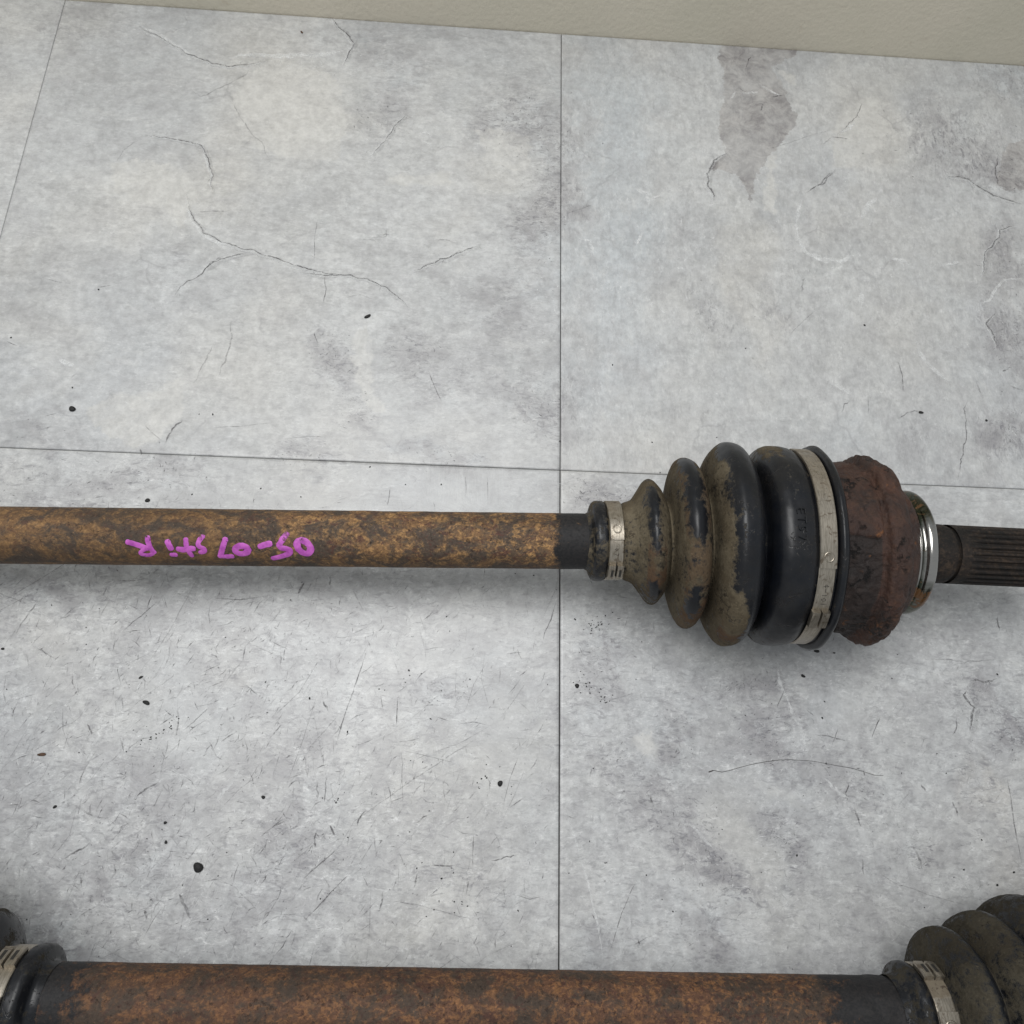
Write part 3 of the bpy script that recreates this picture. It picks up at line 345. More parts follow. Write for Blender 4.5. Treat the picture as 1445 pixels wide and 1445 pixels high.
def warp(x, y, amp, seed):
    dx = sum(a * vnoise(x, y, sc_, seed + k) for k, (a, sc_) in enumerate(((1., 34), (.55, 13), (.3, 5.5))))
    dy = sum(a * vnoise(x, y, sc_, seed + 9 + k) for k, (a, sc_) in enumerate(((1., 34), (.55, 13), (.3, 5.5))))
    return x + dx * amp, y + dy * amp
def tile(x0, x1, y0, y1, fine, dz):
    g = GAP * (.9 if y0 > -.01 else 1.15)
    x0 += g; x1 -= g; y0 += GAP * .9; y1 -= (GAP * .9 if y1 < .29 else 0)
    step = .0012 if fine else .02
    nx = int((x1 - x0) / step) + 1; ny = int((y1 - y0) / step) + 1
    e = .00018
    xs = np.concatenate([[x0], np.linspace(x0 + e, x1 - e, nx), [x1]]); ys = np.concatenate([[y0], np.linspace(y0 + e, y1 - e, ny), [y1]])
    X, Y = np.meshgrid(xs, ys); Zz = np.zeros_like(X)
    Zz[0, :] = Zz[-1, :] = -e; Zz[:, 0] = Zz[:, -1] = -e
    NX, NY = len(xs), len(ys)
    # skirt ring
    tone = np.zeros(X.shape); warm = np.zeros(X.shape); patch = np.full(X.shape, -9.)
    plate = np.full(X.shape, -9.)
    wear = np.full(X.shape, .12 if y0 > -.01 else (1.0 if x0 < -.01 else .75))
    if y1 < .01: wear = wear * (1 - .55 * np.clip((Y + .07) / .05, 0, 1)) * (1 - .4 * np.clip((X + .07) / .05, 0, 1) * (X < 0))
    xm, ym = X * 1000, Y * 1000
    if fine:
        wx, wy = warp(xm, ym, 11., 3); px_, py_ = warp(xm, ym, 3.2, 31)
        for bx, by, rx, ry, a, w in BLOBS:
            g = np.exp(-(((wx - bx) / rx) ** 2 + ((wy - by) / max(ry, 4)) ** 2) ** 1.3)
            tone += a * g; warm += w * g
        if x0 > 0 and y0 > 0 and x1 < .31:
            d = polydist(xm, ym, PATCH); patch = np.where(inside(xm, ym, PATCH), d, -d)
            d = polydist(xm, ym, PATCH2); patch = np.maximum(patch, np.where(inside(xm, ym, PATCH2), d, -d))
        for pp in PLATES:
            d = polydist(px_, py_, pp); plate = np.maximum(plate, np.where(inside(px_, py_, pp), d, -d))
    V = np.stack([X.ravel(), Y.ravel(), Zz.ravel()], 1)
    idx = np.arange(NX * NY).reshape(NY, NX)
    q = np.stack([idx[:-1, :-1].ravel(), idx[:-1, 1:].ravel(), idx[1:, 1:].ravel(), idx[1:, :-1].ravel()], 1)
    per = np.concatenate([idx[0, :-1], idx[:-1, -1], idx[-1, :0:-1], idx[:0:-1, 0]])
    low = V[per].copy(); low[:, 2] = -.0045
    base = len(V); k = len(per); ar = np.arange(k); nx_ = (ar + 1) % k
    sk = np.stack([per, base + ar, base + nx_, per[nx_]], 1)
    V = np.concatenate([V, low]); F = np.concatenate([q, sk])
    cx, cy = (x0 + x1) / 2, (y0 + y1) / 2
    V[:, 0] -= cx; V[:, 1] -= cy
    me = bpy.data.meshes.new('tile')
    me.vertices.add(len(V)); me.vertices.foreach_set('co', V.astype(np.float32).ravel())
    me.loops.add(len(F) * 4); me.loops.foreach_set('vertex_index', F.astype(np.int32).ravel())
    me.polygons.add(len(F)); me.polygons.foreach_set('loop_start', np.arange(0, len(F) * 4, 4, dtype=np.int32))
    me.update(calc_edges=True)
    for nm, arr, fill in (('wear', wear, 0), ('tone', tone, 0), ('warm', warm, 0), ('patch', patch, -9), ('plate', plate, -9), ('turn', np.full(X.shape, 1. if (x0 > -.01 and y0 > -.01) else 0.), 0)):
        a = me.attributes.new(nm, 'FLOAT', 'POINT')
        a.data.foreach_set('value', np.concatenate([arr.ravel(), np.full(k, fill)]).astype(np.float32))
    me.materials.append(M['tile'])
    o = bpy.data.objects.new('tile', me); link(o, floor); o.location = (cx, cy, dz)
    return o
rows = [(0, .294), (-T, 0), (-2 * T, -T), (-3 * T, -2 * T)]
TILES = {}
for r, (ya, yb) in enumerate(rows):
    for cidx in range(-2, 2):
        fine = r < 2 and True
        TILES[(cidx, r)] = tile(cidx * T, (cidx + 1) * T, ya, yb, fine and not (cidx == -2 and r == 1), [0, .00008, -.00006, .00003][(cidx + r) % 4])

# wall behind the floor: low beige panel standing on the far edge
WH = .34
wv = []; wf = []
prof = [(.2945, -.006), (.2945, WH - .004), (.2965, WH), (.3145, WH), (.3165, WH - .004), (.3165, -.006)]
for x in np.linspace(-.75, .75, 61):
    for (y, z) in prof: wv.append((x, y, z))
for i in range(60):
    for j in range(5): wf.append((i * 6 + j, i * 6 + j + 1, (i + 1) * 6 + j + 1, (i + 1) * 6 + j))
wf.append(tuple(range(5, -1, -1))); wf.append(tuple(360 + j for j in range(6)))
wall = mesh_obj('wall', wv, wf, M['wall'], smooth=False)
wall['label'] = 'beige painted wall standing along the far edge of the tiles'; wall['category'] = 'wall'

# ---------------------------------------------------------------- veins, scratches and specks on the tiles
rng = random.Random(5)
class Ribbons:
    def __init__(s): s.v = []; s.f = []; s.al = []; s.tn = []
    def add(s, pts, w, alpha, tone, z, jit=.0, taper=True, sub=.0022):
        # resample + jitter
        P = [Vector((p[0], p[1])) for p in pts]; Q = [P[0]]
        for a, b in zip(P[:-1], P[1:]):
            n = max(1, int((b - a).length / sub))
            for i in range(1, n + 1): Q.append(a.lerp(b, i / n))
        if jit:
            for i in range(1, len(Q) - 1):
                q = Q[i]; Q[i] = q + Vector((noise.noise(Vector((q.x * 170, q.y * 170, 1.7))), noise.noise(Vector((q.x * 170, q.y * 170, 7.7))))) * jit + Vector((noise.noise(Vector((q.x * 600, q.y * 600, 3.7))), noise.noise(Vector((q.x * 600, q.y * 600, 9.7))))) * jit * .5
        n = len(Q); b0 = len(s.v)
        for i, q in enumerate(Q):
            t = (Q[min(i + 1, n - 1)] - Q[max(i - 1, 0)]);
            if t.length < 1e-9: t = Vector((1, 0))
            t.normalize(); nn = Vector((-t.y, t.x)); u = i / max(1, n - 1)
            tp = min(1, 4 * u + .15, 4 * (1 - u) + .15) if taper else 1
            ww = w * .5 * tp * (.65 + .7 * (noise.noise(Vector((q.x * 400, q.y * 400, 5))) + .5))
            s.v += [(q.x + nn.x * ww, q.y + nn.y * ww, z), (q.x - nn.x * ww, q.y - nn.y * ww, z)]
            aa = alpha * min(1, 5 * u + .3, 5 * (1 - u) + .3); s.al += [aa, aa]; s.tn += [tone, tone]
        for i in range(n - 1): s.f.append((b0 + 2 * i, b0 + 2 * i + 1, b0 + 2 * i + 3, b0 + 2 * i + 2))
    def build(s, name, parent):
        o = mesh_obj(name, s.v, s.f, M['print'], parent, smooth=False, attrs={'alpha': s.al, 'tone': s.tn})
        o['kind'] = 'stuff'; return o
zc = [0]
def nz():
    zc[0] = (zc[0] + 1) % 400
    return .00013 + zc[0] * 2e-7
rb = Ribbons()
for k, w, pts in CRACKS:
    P = [(x / 1000, y / 1000) for x, y in pts]
    al = {'d': .58, 'f': .34, 'w': .55}[k]; tn = 1. if k == 'w' else (.0 if k == 'd' else .12)
    if k == 'd' and w >= .5 and len(P) > 3:
        rb.add([(x - .0006, y - .0008) for x, y in P], w / 1000 * 3.2, .5, 1., nz(), .0010)
    if w <= .5: P = P[:1] + [((a[0] + b[0] * 6 + c[0]) / 8, (a[1] + b[1] * 6 + c[1]) / 8) for a, b, c in zip(P, P[1:], P[2:])] + P[-1:]
    rb.add(P, w / 1000 * (1.15 if k != 'w' else 1.9), al, tn, nz(), .0013 if w > .4 else .0004, sub=.0013)
    if k == 'd' and w >= .5 and len(P) > 3:    # feathery side strokes and a soft grey flank
        rb.add([(x + .0007, y - .0009) for x, y in P], w / 1000 * 5, .14, .1, nz(), .002)
        for i in range(len(P) * 2):
            j = rng.randrange(len(P) - 1); t_ = rng.random()
            x = P[j][0] * (1 - t_) + P[j + 1][0] * t_; y = P[j][1] * (1 - t_) + P[j + 1][1] * t_
            a = rng.uniform(0, 6.28); L = rng.uniform(.001, .005)
            rb.add([(x, y), (x + L * math.cos(a), y + L * math.sin(a))], .0004, .4, .1, nz(), .001)
rb.build('slate_vein', floor)
sc = Ribbons()
def near_tone(x, y): return sum(a * math.exp(-(((x * 1000 - bx) / rx) ** 2 + ((y * 1000 - by) / max(4, ry)) ** 2)) for bx, by, rx, ry, a, w in BLOBS)
# short wear strokes, dense on the two lower tiles, sparser above
def strokes(n, x0, x1, y0, y1, centre=None, lo=.0008, hi=.006, al=(.15, .55), wd=(.00018, .0004), dirs=None, white=False):
    for _ in range(n):
        if centre: x = rng.gauss(centre[0], centre[2]); y = rng.gauss(centre[1], centre[3])
        else: x = rng.uniform(x0, x1); y = rng.uniform(y0, y1)
        if not (x0 < x < x1 and y0 < y < y1): continue
        a = rng.gauss(dirs[0], dirs[1]) if dirs and rng.random() < .7 else rng.uniform(0, math.pi)
        L = lo + (hi - lo) * rng.random() ** 3
        cv = rng.gauss(0, .06) * L
        p = [(x - L / 2 * math.cos(a), y - L / 2 * math.sin(a)), (x - cv * math.sin(a), y + cv * math.cos(a)), (x + L / 2 * math.cos(a), y + L / 2 * math.sin(a))]
        sc.add(p, rng.uniform(*wd), al[0] + (al[1] - al[0]) * rng.random() ** 2.2, 1. if white or rng.random() > .72 else .08, nz(), .0, sub=.003)
strokes(4200, -.30, -.004, -.30, -.02, (-.17, -.14, .075, .055), hi=.010, al=(.25, .8), wd=(.00022, .0005), dirs=(1.0, .45))
strokes(2200, -.30, -.004, -.30, -.02, hi=.012, al=(.25, .75), wd=(.00022, .0005), dirs=(1.0, .6))
strokes(1500, .004, .30, -.25, -.02, hi=.008, al=(.2, .6), dirs=(.9, .7))
strokes(700, -.30, .30, .0, .29, hi=.008, al=(.1, .35), dirs=(.3, .6))
strokes(190, -.30, -.004, -.25, -.06, lo=.01, hi=.045, al=(.2, .55), wd=(.0002, .0004), dirs=(1.0, .4))
strokes(40, .004, .30, -.25, -.03, lo=.008, hi=.04, al=(.1, .35), wd=(.00015, .0003))
for cx_, cy_, sx_, sy_, n_ in ((.045, .095, .022, .012, 170), (.190, .180, .016, .012, 110), (.055, .150, .02, .02, 80), (.17, .12, .03, .02, 130), (-.195, .140, .012, .005, 50), (-.16, .255, .03, .004, 120), (-.02, .09, .01, .03, 90)):
    strokes(n_, cx_ - .08, cx_ + .08, max(.002, cy_ - .06), min(.292, cy_ + .06), (cx_, cy_, sx_, sy_), hi=.006, al=(.2, .8), wd=(.0003, .0009), dirs=(1.3, .5), white=True)
# clustered fibrous dark flecks where the slate print is dark
for bx, by, rx, ry, a, w in BLOBS:
    if a < -.35:
        n = int(-a * abs(rx) * abs(ry) * 1.3)
        strokes(min(n, 420), (bx - 2 * rx) / 1000, (bx + 2 * rx) / 1000, (by - 2 * abs(ry)) / 1000, min(.293, (by + 2 * abs(ry)) / 1000), (bx / 1000, by / 1000, rx / 1600, abs(ry) / 1600), hi=.0035, al=(.2, .75), wd=(.00025, .0006), dirs=(rng.uniform(0, 3), .5))
sc.build('scratch', floor)

def flake(x, y, w, h, ang, z0, seed, thick=.35):
    """small irregular lump, returns verts/faces in metres"""
    n = 14; v = []; f = []; r = random.Random(seed)
    p1, p2, p3 = r.uniform(0, 6), r.uniform(0, 6), r.uniform(0, 6)
    rad = [1 + .10 * math.sin(2 * math.pi * i / n + p1) + .09 * math.sin(4 * math.pi * i / n + p2) + .07 * math.sin(6 * math.pi * i / n + p3) for i in range(n)]
    for lv, (s, zz) in enumerate(((.88, 0), (1., .35), (.62, .9))):
        for i in range(n):
            t = 2 * math.pi * i / n; a = w / 2 * rad[i] * s * math.cos(t); b = h / 2 * rad[i] * s * math.sin(t)
            ca, sa = math.cos(ang), math.sin(ang)
            v.append((x + a * ca - b * sa, y + a * sa + b * ca, z0 + zz * thick * min(w, h)))
    v.append((x, y, z0 + thick * min(w, h)))
    for lv in range(2):
        for i in range(n): j = (i + 1) % n; f.append((lv * n + i, lv * n + j, lv * n + n + j, lv * n + n + i))
    for i in range(n): f.append((2 * n + i, 2 * n + (i + 1) % n, 3 * n))
    f.append(tuple(range(n - 1, -1, -1)))
    return v, f
gv = []; gf = []
spk = [(x / 1000, y / 1000, w * .00012) for x, y, w in SPECKS]
for _ in range(130):
    q = rng.random()
    if q < .5: x, y = rng.uniform(-.29, -.005), rng.uniform(-.24, -.03)
    elif q < .8: x, y = rng.uniform(.005, .29), rng.uniform(-.24, -.01)
    else: x, y = rng.uniform(-.3, .3), rng.uniform(0, .28)
    spk.append((x, y, rng.uniform(.00018, .00055)))
for i, (x, y, w) in enumerate(spk):
    v, f = flake(x, y, w * 1.2, w * rng.uniform(.6, 1), rng.uniform(0, 3), .00022, i, .4); b = len(gv); gv += v; gf += [tuple(a + b for a in q) for q in f]
# crumbly smears
for (cx, cy, n_, sx, sy, ang) in ((.018, -.0785, 26, .006, .002, .5), (.0145, -.109, 26, .006, .0016, -.6), (-.034, -.149, 6, .003, .001, 1.), (-.178, -.132, 20, .006, .0012, .6), (-.044, -.2, 8, .006, .002, .3), (-.098, -.158, 5, .001, .003, 0)):
    for k in range(n_):
        a = rng.gauss(0, sx); b_ = rng.gauss(0, sy); x = cx + a * math.cos(ang) - b_ * math.sin(ang); y = cy + a * math.sin(ang) + b_ * math.cos(ang)
        v, f = flake(x, y, rng.uniform(.0003, .0010), rng.uniform(.0003, .0006), rng.uniform(0, 3), .00022, k, .3); b = len(gv); gv += v; gf += [tuple(q_ + b for q_ in q) for q in f]
grit = mesh_obj('grit', gv, gf, M['crumb'], smooth=True); grit['kind'] = 'stuff'
grit['label'] = 'fine black specks of dirt scattered over the grey tiles'; grit['category'] = 'grit'

CL = ['thin oval black crumb on the lower left tile, below the start of the writing',
      'largest round black crumb on the floor, near the lower rusty axle at left',
      'curved sliver of brown grit near the left edge of the lower left tile',
      'tiny slanting black splinter just above the thin oval crumb',
      'small dark chip low on the left side between the two axles',
      'upper of two tiny black crumbs above the largest round crumb',
      'lower of two tiny black crumbs above the largest round crumb',
      'small dark crumb right of the two tiny crumbs',
      'small black crumb at the left edge just below the upper shaft',
      'round black crumb beside the central tile joint on the lower left tile',
      'irregular black crumb on the upper left tile near the horizontal joint',
      'pointed black chip just above the rusty shaft at left',
      'elongated black crumb in the middle of the upper left tile',
      'small brown flake near the wall on the upper left tile',
      'dark splinter on the upper right tile above the rusty joint housing',
      'flat black crumb under the large clamp of the upper axle',
      'slanting black crumb below the joint boot of the upper axle',
      'small dark crumb close to the central joint below the shaft']
for i, (x, y, w, h, a) in enumerate(CRUMBS):
    v, f = flake(0, 0, w * .00024, h * .00024, math.radians(a), 0, 50 + i, .35)
    o = mesh_obj('crumb', v, f, M['brown_crumb'] if i in (2, 13) else M['crumb']); o.location = (x / 1000, y / 1000, .0002)
    if i == 2: pass
    o['label'] = CL[i]; o['category'] = 'crumb'; o['group'] = 'crumbs of dirt on the tiles'

# hair: thin curved tube on the tiles
hv = []; hf = []; HP = [Vector((x / 1000, y / 1000, .00035 + .0002 * math.sin(i))) for i, (x, y) in enumerate(HAIR)]
Q = []
for i in range(len(HP) - 1):
    for k in range(4): Q.append(HP[i].lerp(HP[i + 1], k / 4))
Q.append(HP[-1])
for i, q in enumerate(Q):
    t = (Q[min(i + 1, len(Q) - 1)] - Q[max(i - 1, 0)]).normalized(); s = t.cross(Vector((0, 0, 1))).normalized(); r = .00011 * (1 if i > 3 else 2.2) * (1 - .4 * i / len(Q))
    for k in range(5):
        an = 2 * math.pi * k / 5; hv.append(q + s * r * math.cos(an) + Vector((0, 0, 1)) * r * math.sin(an))
for i in range(len(Q) - 1):
    for k in range(5): hf.append((i * 5 + k, i * 5 + (k + 1) % 5, (i + 1) * 5 + (k + 1) % 5, (i + 1) * 5 + k))
hair = mesh_obj('hair', hv, hf, M['hair']); hair['label'] = 'thin dark curved hair lying on the lower right tile below the boot'; hair['category'] = 'hair'

# ---------------------------------------------------------------- drive axles
def smoothstep(a, b, x):
    t = np.clip((x - a) / (b - a), 0, 1); return t * t * (3 - 2 * t)
class Axis:
    """centre line of an axle: shaft part straight, joint parts bent a little. s in metres along x (local, mirrored if sgn=-1)"""
    def __init__(s, org, slope, bend_at=None, bend=(0, 0), start=None, sgn=1, lean=0.):
        s.lean = lean
        s.o = Vector(org); s.k = slope; s.b0 = bend_at; s.bd = bend; s.sgn = sgn
        s.st = start if start is not None else 0
    def _c(s, t):
        x = t * s.sgn
        y = s.k[0] * x; z = s.k[1] * x
        if s.b0 is not None and t > s.b0: y += s.bd[0] * (t - s.b0); z += s.bd[1] * (t - s.b0)
        return s.o + Vector((x, y, z))
    def frame(s, t):
        # smooth: average over +-15mm
        w = .018
        c = (s._c(t - w) + s._c(t) * 2 + s._c(t + w)) / 4
        d = (s._c(t + w) - s._c(t - w)).normalized() * s.sgn     # always towards +x
        if s.lean: q = min(1, max(0, (t - .014) / .016)); d = (d + Vector((0, 0, s.lean * q * min(1, max(0, (.165 - t) / .02))))).normalized()
        u = Vector((0, 0, 1)).cross(d).normalized(); v = d.cross(u).normalized()   # u ~ +y, v ~ up
        return c, d, u, v
    def pt(s, t, deg, r):
        c, d, u, v = s.frame(t); a = math.radians(deg)
        return c + (u * math.sin(a) + v * math.cos(a)) * r

def resample(prof, step):
    out = [prof[0]]
    for a, b in zip(prof[:-1], prof[1:]):
        L = math.hypot(b[0] - a[0], b[1] - a[1]); n = max(1, int(L / step))
        for i in range(1, n + 1): out.append((a[0] + (b[0] - a[0]) * i / n, a[1] + (b[1] - a[1]) * i / n))
    return out
def catmull(prof, sharp=()):
    """smooth a list of (t,r) mm"""
    P = [np.array(p, float) for p in prof]; out = []
    for i in range(len(P) - 1):
        p0 = P[max(i - 1, 0)]; p1 = P[i]; p2 = P[i + 1]; p3 = P[min(i + 2, len(P) - 1)]
        if i in sharp: p0 = p1
        if i + 1 in sharp: p3 = p2
        n = max(2, int(np.linalg.norm(p2 - p1) / .6))
        for k in range(n):
            u = k / n
            out.append(tuple(.5 * ((2 * p1) + (-p0 + p2) * u + (2 * p0 - 5 * p1 + 4 * p2 - p3) * u * u + (-p0 + 3 * p1 - 3 * p2 + p3) * u ** 3)))
    out.append(tuple(P[-1])); return out
def lathe(name, ax, prof, mat, parent, nseg=160, disp=None, attrs=None, a0=None, a1=None, caps=False):
    """prof in metres (t, r). disp(t, ang, r)->dr ; attrs {name: fn(i, t, ang)}"""
    full = a0 is None
    angs = [360 * k / nseg - 180 for k in range(nseg)] if full else [a0 + (a1 - a0) * k / (nseg - 1) for k in range(nseg)]
    V = []; A = {k: [] for k in (attrs or {})}
    org = parent_origin(parent)
    for i, (t, r) in enumerate(prof):
        c, d, u, v = ax.frame(t)
        for an in angs:
            a = math.radians(an); rr = r + (disp(t, an, r) if disp else 0)
            V.append(c + (u * math.sin(a) + v * math.cos(a)) * rr - org)
            for k, fn in (attrs or {}).items(): A[k].append(fn(t, an))
    F = []; n = len(angs)
    m = n if full else n - 1
    for i in range(len(prof) - 1):
        for k in range(m):
            k2 = (k + 1) % n; q = (i * n + k, i * n + k2, (i + 1) * n + k2, (i + 1) * n + k)
            F.append(q if ax.sgn < 0 else q[::-1])
    if caps and full:
        F.append(tuple(range(n))); F.append(tuple((len(prof) - 1) * n + k for k in range(n - 1, -1, -1)))
    return mesh_obj(name, V, F, mat, parent, attrs=A)
def parent_origin(p):
    o = Vector((0, 0, 0))
    while p is not None: o = o + p.location; p = p.parent
    return o
def arc_band(name, ax, t0, t1, r0, r1, a0, a1, mat, parent, dust=lambda t, a: 0., n=None):
    """solid strap piece bent round the axle (rounded long edges)"""
    n = n or max(4, int(abs(a1 - a0) / 3)); V = []; F = []; D = []; org = parent_origin(parent)
    e = min((t1 - t0) * .06, .00035); h = (r1 - r0) * .4
    cs = [(t0, r0), (t1, r0), (t1, r1 - h), (t1 - e, r1), (t0 + e, r1), (t0, r1 - h)]
    for k in range(n + 1):
        a = a0 + (a1 - a0) * k / n
        for t, r in cs: V.append(ax.pt(t, a, r) - org); D.append(dust(t, a))
    c = len(cs)
    for k in range(n):
        for j in range(c): F.append((k * c + j, k * c + (j + 1) % c, (k + 1) * c + (j + 1) % c, (k + 1) * c + j))
    F.append(tuple(range(c - 1, -1, -1))); F.append(tuple(n * c + j for j in range(c)))
    o = mesh_obj(name, V, F, mat, parent, smooth=False, attrs={'dust': D})
    bm = bmesh.new(); bm.from_mesh(o.data); bmesh.ops.recalc_face_normals(bm, faces=bm.faces); bm.to_mesh(o.data); bm.free()
    return o
def ring_mark(name, ax, tc, ac, r, rad, wid, hgt, mat, parent, n=20):
    """small raised circular embossing on a strap"""
    V = []; F = []; D = []; org = parent_origin(parent); deg = math.degrees(1 / r)
    sec = [(-wid, 0), (-wid * .4, hgt), (wid * .4, hgt), (wid, 0)]
    for k in range(n):
        a = 2 * math.pi * k / n
        for w, h in sec:
            rr = rad + w; V.append(ax.pt(tc + rr * math.cos(a), ac + rr * math.sin(a) * deg, r + h) - org); D.append(.1)
    for k in range(n):
        for j in range(3): F.append((k * 4 + j, k * 4 + j + 1, ((k + 1) % n) * 4 + j + 1, ((k + 1) % n) * 4 + j))
    return mesh_obj(name, V, F, mat, parent, attrs={'dust': D})
def glyph_mesh(name, ax, strokes_, r, mat, parent, hgt=.0001, alphafn=None):
    """strokes_: [(width m, [(t m, deg),...])] laid on the surface of radius r"""
    V = []; F = []; AL = []; org = parent_origin(parent); deg = math.degrees(1 / r)
    for si, (w, pts) in enumerate(strokes_):
        P = [Vector((t, a / deg)) for t, a in pts]; Q = [P[0]]
        for a, b in zip(P[:-1], P[1:]):
            n = max(1, int((b - a).length / .0004))
            for i in range(1, n + 1): Q.append(a.lerp(b, i / n))
        for _ in range(2): Q = [Q[0]] + [(Q[i - 1] + Q[i] * 2 + Q[i + 1]) / 4 for i in range(1, len(Q) - 1)] + [Q[-1]]
        # rounded ends
        t0 = (Q[0] - Q[min(2, len(Q) - 1)]).normalized(); t1 = (Q[-1] - Q[max(-3, -len(Q))]).normalized()
        R = []
        for s_ in (.45, .35, .2): R.append((Q[0] + t0 * w * s_, math.sqrt(max(0, 1 - (s_ / .5) ** 2))))
        R += [(q, 1) for q in Q]
        for s_ in (.2, .35, .45): R.append((Q[-1] + t1 * w * s_, math.sqrt(max(0, 1 - (s_ / .5) ** 2))))
        n = len(R); b0 = len(V); h = hgt + si * 4e-6
        for i, (q, ws) in enumerate(R):
            t = (R[min(i + 1, n - 1)][0] - R[max(i - 1, 0)][0]).normalized(); nn = Vector((-t.y, t.x))
            for off, hh in ((-.5, 0), (-.38, h), (0, h * 1.1), (.38, h), (.5, 0)):
                p = q + nn * off * w * ws * (1 + .16 * noise.noise(Vector((q.x * 900, q.y * 900, si))))
                V.append(ax.pt(p.x, p.y * deg, r + hh) - org); AL.append(alphafn(q.x, q.y * deg, off) if alphafn else 1.)
        for i in range(n - 1):
            for j in range(4): F.append((b0 + i * 5 + j, b0 + i * 5 + j + 1, b0 + (i + 1) * 5 + j + 1, b0 + (i + 1) * 5 + j))
    return mesh_obj(name, V, F, mat, parent, attrs={'alpha': AL, 'dust': [0.] * len(AL)})

def mmprof(p): return [(a / 1000, b / 1000) for a, b in p]
def fbm(p, s): return noise.fractal(p * s, .6, 2.1, 4)

def make_clamp(ax, t0, t1, r, tab_end, ear, side, parent, dustfn, full_r=.0004, dot=True, tabdir=1, dotang=None):
    """steel strap clamp: band, overlapping end tab with round dimple, two folded ears"""
    band = arc_band('clamp', ax, t0, t1, r, r + .0006, -180, 180, M['clamp'], parent, dustfn, n=120)
    e = .0004
    tab = arc_band('clamp_tab', ax, t0 - .0001, t1 + .0001, r + .0007, r + .0016, tab_end, tab_end + tabdir * 95, M['clamp'], band, lambda t, a: dustfn(t, a) - .25, n=40)
    w = t1 - t0
    for k, (ta, tb) in enumerate(((t0 - .0004, t0 + w * .46), (t0 + w * .54, t1 + .0002))):
        arc_band('clamp_ear', ax, ta, tb, r + .0005, r + .0026, ear[0], ear[1], M['clamp'], band, lambda t, a: .25, n=6)
    arc_band('clamp_slot_shade', ax, t0 + w * .46, t0 + w * .54, r + .0006, r + .0012, ear[0] + 1, ear[1] - 1, M['punch_shade'], band, n=5)  # raised dark strip, paints the shade in the gap between the ears
    if r < .03:
        for ta in (t0 + w * .16, t0 + w * .70):
            arc_band('ear_slot_shade', ax, ta, ta + w * .16, r + .0025, r + .00275, ear[0] + 6, ear[1] - 7, M['punch_shade'], band, n=4)  # dark patch painted on each ear for the shade inside its hole
    da = dotang if dotang is not None else tab_end + tabdir * math.degrees(.0042 / r)
    ring_mark('dimple', ax, (t0 + t1) / 2, da, r + .0016, w * .27, w * .05, .00022, M['clamp'], band)
    return band

def splined(name, ax, t0, t1, r, parent, nteeth=28, mat=None):
    V = []; F = []; org = parent_origin(parent); ts = [t0 - .0035, t0, t0 + .0012, t0 + .006] + list(np.linspace(t0 + .01, t1 - .002, 12)) + [t1]
    n = nteeth * 8
    for i, t in enumerate(ts):
        dep = [0, 0, .25, .9][i] if i < 4 else 1.
        rad = r - (.0012 if t >= t1 - .0001 else 0)
        for k in range(n):
            ph = (k % 8) / 8
            prof_ = [0, 0, 0, .35, 1, 1, 1, .35][k % 8]
            V.append(ax.pt(t, 360 * k / n, rad - prof_ * dep * .00115) - org)
    for i in range(len(ts) - 1):
        for k in range(n): F.append(((i + 1) * n + k, (i + 1) * n + (k + 1) % n, i * n + (k + 1) % n, i * n + k))
    F.append(tuple((len(ts) - 1) * n + k for k in range(n)))
    o = mesh_obj(name, V, F, mat, parent, smooth=False, attrs={'paint': [0.] * len(V), 'zone': [1.] * len(V)})
    bm = bmesh.new(); bm.from_mesh(o.data); bmesh.ops.recalc_face_normals(bm, faces=bm.faces); bm.to_mesh(o.data); bm.free()
    return o

def boot_mesh(ax, P, sharp, mat, parent, dustfn, rustyfn, seed, nseg=200, ov=None):
    prof = mmprof(catmull(P, sharp))
    def disp(t, an, r):
        p = ax.pt(t, an, r); return .0006 * noise.noise(p * 70 + Vector((seed, 0, 0))) + .00012 * noise.noise(p * 500)
    return lathe('boot', ax, prof, mat, parent, nseg, disp, {'dust': dustfn, 'rusty': rustyfn})

